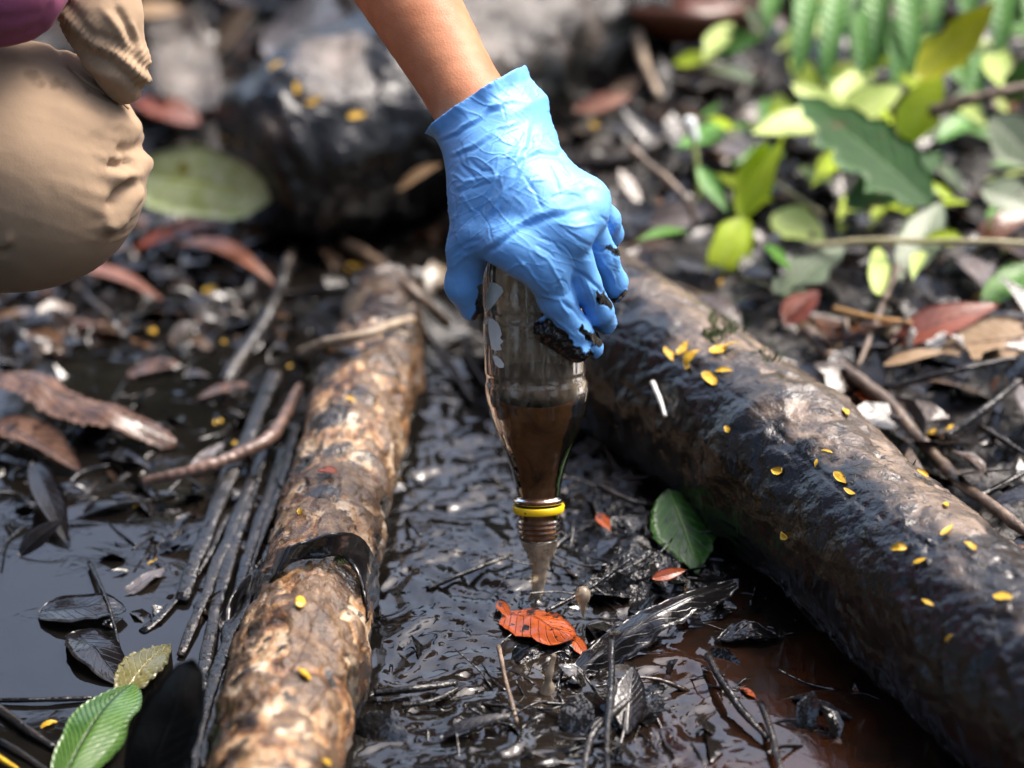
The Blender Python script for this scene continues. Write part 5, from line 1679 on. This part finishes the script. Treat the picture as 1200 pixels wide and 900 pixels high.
# ------------------------------------------------------------------ litter, debris, moss (uncountable)
def small_leaf(center, n, L, W, seed):
    r = np.random.default_rng(seed)
    t = Vector(r.normal(0, 1, 3)); n = Vector(n)
    t = (t - n * t.dot(n)).normalized()
    B = np.array([t, n.cross(t), n])
    u = np.array([0, .28, .62, 1.0]); h = np.array([.06, .85, .8, .05]) * W / 2 * r.uniform(0.8, 1.2, 4)
    V = []
    cu = r.uniform(-0.5, 0.8); fo = r.uniform(-0.2, 0.6)
    for k in range(4):
        for s in (-1, 0, 1):
            V.append(((u[k] - .5) * L, s * h[k], fo * abs(s) * h[k] + cu * L * 0.5 * u[k] * (1 - u[k]) * 2))
    V = np.array(V) @ B + np.array(center)
    F = [(k * 3 + s, k * 3 + s + 1, k * 3 + s + 4, k * 3 + s + 3) for k in range(3) for s in (0, 1)]
    return V, F


lit = Heap()
r2 = np.random.default_rng(11)
cnt = 0
N_L = 5200
xs = r2.uniform(-0.75, 0.95, N_L * 3); ys = r2.uniform(-0.12, 1.75, N_L * 3)
sgn = (xs - LA[0]) * LN[0] + (ys - LA[1]) * LN[1]
keep = ((sgn > 0.055) | (ys > 0.72)) & ~((ys > 0.55) & (ys < 0.8) & (xs < -0.05) & (xs > -0.45))
xs, ys = xs[keep][:N_L], ys[keep][:N_L]
hs, _ = terrain_h(xs, ys)
for i in range(len(xs)):
    nn = Vector((r2.normal(0, .38), r2.normal(0, .38) - 0.1, 1)).normalized()
    L = r2.uniform(0.018, 0.062)
    V, F = small_leaf((xs[i], ys[i], hs[i] + r2.uniform(0.002, 0.018)), nn, L, L * r2.uniform(0.3, 0.62), i)
    lit.add(V, F, float(np.clip(r2.beta(1.3, 2.1), 0, 1)))
for i in range(760):
    x, y = r2.uniform(130, 640), r2.uniform(-10, 340)
    if i > 480: x, y = r2.uniform(0, 330), r2.uniform(280, 420)
    p, n = hit(x, y)
    if (p - hit(x, y, 1)[0]).length > 0.01: continue
    nn = (n + Vector(r2.normal(0, .45, 3))).normalized()
    L = r2.uniform(0.010, 0.045)
    V, F = small_leaf(p + n * r2.uniform(0.001, 0.006), nn, L, L * r2.uniform(0.3, 0.7), 70000 + i)
    lit.add(V, F, float(np.clip(r2.beta(1.2, 2.0), 0, 1)))
lit.build("leaf_litter", M['litter'], kind="stuff", origin=(0, 0, 0))

deb = Heap()
r3 = np.random.default_rng(5)
def in_heap():
    while True:
        x, y = r3.uniform(425, 1010), r3.uniform(500, 905)
        if x < 470 and y < 640: continue
        if x > 860 and y > 760 and r3.random() < 0.8: continue
        if x < 600 and r3.random() < (0.93 if y < 730 else 0.62): continue
        if math.hypot(x - 632, y - 710) < 26: continue
        return x, y
for i in range(250):
    x, y = in_heap()
    p, n = hit(x, y, 1)
    a = r3.uniform(0, 2 * math.pi); L = r3.uniform(0.008, 0.045)
    q = p + Vector((math.cos(a) * L, math.sin(a) * L, r3.uniform(-0.002, 0.014)))
    m = (p + q) / 2 + Vector(r3.normal(0, 0.0022, 3))
    rr = r3.uniform(0.0005, 0.0016)
    V, F = tube_geo([p + Vector((0, 0, 0.001)), m, q], [rr, rr * 0.6], seg=6, n=9, rough=rr * 0.5, rs=200, seed=i)
    deb.add(V, F, float(r3.beta(1.2, 3)))
for i in range(80):
    x, y = in_heap()
    p, n = hit(x, y, 1)
    nn = (Vector((r3.normal(0, .55), r3.normal(0, .55) - 0.15, 1))).normalized()
    L = r3.uniform(0.008, 0.040)
    V, F = small_leaf(p + Vector((0, 0, r3.uniform(0.0, 0.006))), nn, L, L * r3.uniform(0.35, 0.8), 9000 + i)
    deb.add(V, F, float(r3.beta(1.1, 3)))
# soaked scraps on the far pool bank
for i in range(420):
    x, y = r3.uniform(0, 480), r3.uniform(330, 600)
    if r3.random() < 0.3: x, y = r3.uniform(130, 360), r3.uniform(560, 740)
    p, n = hit(x, y, 1)
    nn = (Vector((r3.normal(0, .5), r3.normal(0, .5) - 0.15, 1))).normalized()
    L = r3.uniform(0.008, 0.035)
    V, F = small_leaf(p + Vector((0, 0, r3.uniform(-0.003, 0.002))), nn, L, L * r3.uniform(0.2, 0.6), 19000 + i)
    deb.add(V, F, float(r3.beta(1.2, 2.2)))
for i in range(200):
    x, y = r3.uniform(0, 500), r3.uniform(310, 620)
    p, n = hit(x, y, 1)
    a = r3.uniform(0, 6.28); L = r3.uniform(0.015, 0.07)
    q = p + Vector((math.cos(a) * L, math.sin(a) * L, r3.uniform(-0.004, 0.012)))
    rr = r3.uniform(0.0006, 0.0018)
    V, F = tube_geo([p, (p + q) / 2 + Vector(r3.normal(0, 0.003, 3)), q], [rr, rr * 0.6], seg=6, n=9, rough=rr * 0.5, rs=200, seed=i)
    deb.add(V, F, float(r3.beta(1.2, 2.4)))
deb.build("wet_debris", M['debris'], kind="stuff", origin=(0, 0, 0))

mos = Heap()
for (cx_, cy_, rp, k_) in ((856, 374, 26, 260), (838, 392, 14, 90), (1050, 508, 16, 90), (905, 414, 16, 60), (398, 656, 7, 40), (1075, 538, 12, 40)):
    for i in range(k_):
        a, rr = r3.uniform(0, 6.28), rp * math.sqrt(r3.random())
        p, n = hit(cx_ + rr * math.cos(a), cy_ + 0.7 * rr * math.sin(a))
        q = p + n * r3.uniform(0.001, 0.0028) + Vector(r3.normal(0, 0.0008, 3))
        V, F = tube_geo([p, q], [0.0007, 0.0002], seg=4, n=3, cap=False)
        mos.add(V, F, 0.3)
mos.build("moss", M['moss'], kind="stuff", origin=(0, 0, 0))

# ------------------------------------------------------------------ the forest foliage: unseen, added to block the sky, openings shaped for the light
can = Heap()
r4 = np.random.default_rng(21)
k = NT("sky_screen_foliage")
k.set(Base_Color=k.ramp(k.attr("tone"), [(0, (0.012, 0.025, 0.008)), (0.6, (0.03, 0.06, 0.018)), (1, (0.06, 0.10, 0.03))]), Roughness=0.55)
M['sky_screen'] = k.m
sun_dir = np.array(sd)
for i in range(16000):
    az = r4.uniform(0, 2 * math.pi)
    el = math.asin(r4.uniform(-0.02, 1.0))
    R0 = r4.uniform(5.0, 9.0)
    u_ = np.array([math.cos(az) * math.cos(el), math.sin(az) * math.cos(el), math.sin(el)])
    # openings shaped for sun, front fill and water reflections; irregular gaps elsewhere
    open_sun = float(u_ @ sun_dir) > math.cos(R_(33))
    near = u_[1] < -0.35 and el > R_(22) and el < R_(62)
    gap = fbm(np.array([u_ * 4.2]), 2, 88)[0]
    corridor = u_[1] > 0.35 and abs(u_[0]) < 0.6 and el < R_(55)
    if open_sun or gap > (-0.12 if near else (-0.38 if el > R_(21) else 0.0) if corridor else 0.07): continue
    c_ = Vector(u_ * R0) + Vector((0, 0.2, 0.05))
    nn = (Vector(r4.normal(0, 0.5, 3)) - c_.normalized()).normalized()
    L = r4.uniform(0.45, 0.95)
    V, F = small_leaf(c_, nn, L, L * 0.55, 40000 + i)
    can.add(V, F, float(r4.random()))
can.build("sky_screen_foliage", M['sky_screen'], kind="stuff", origin=(0, 0, 0))
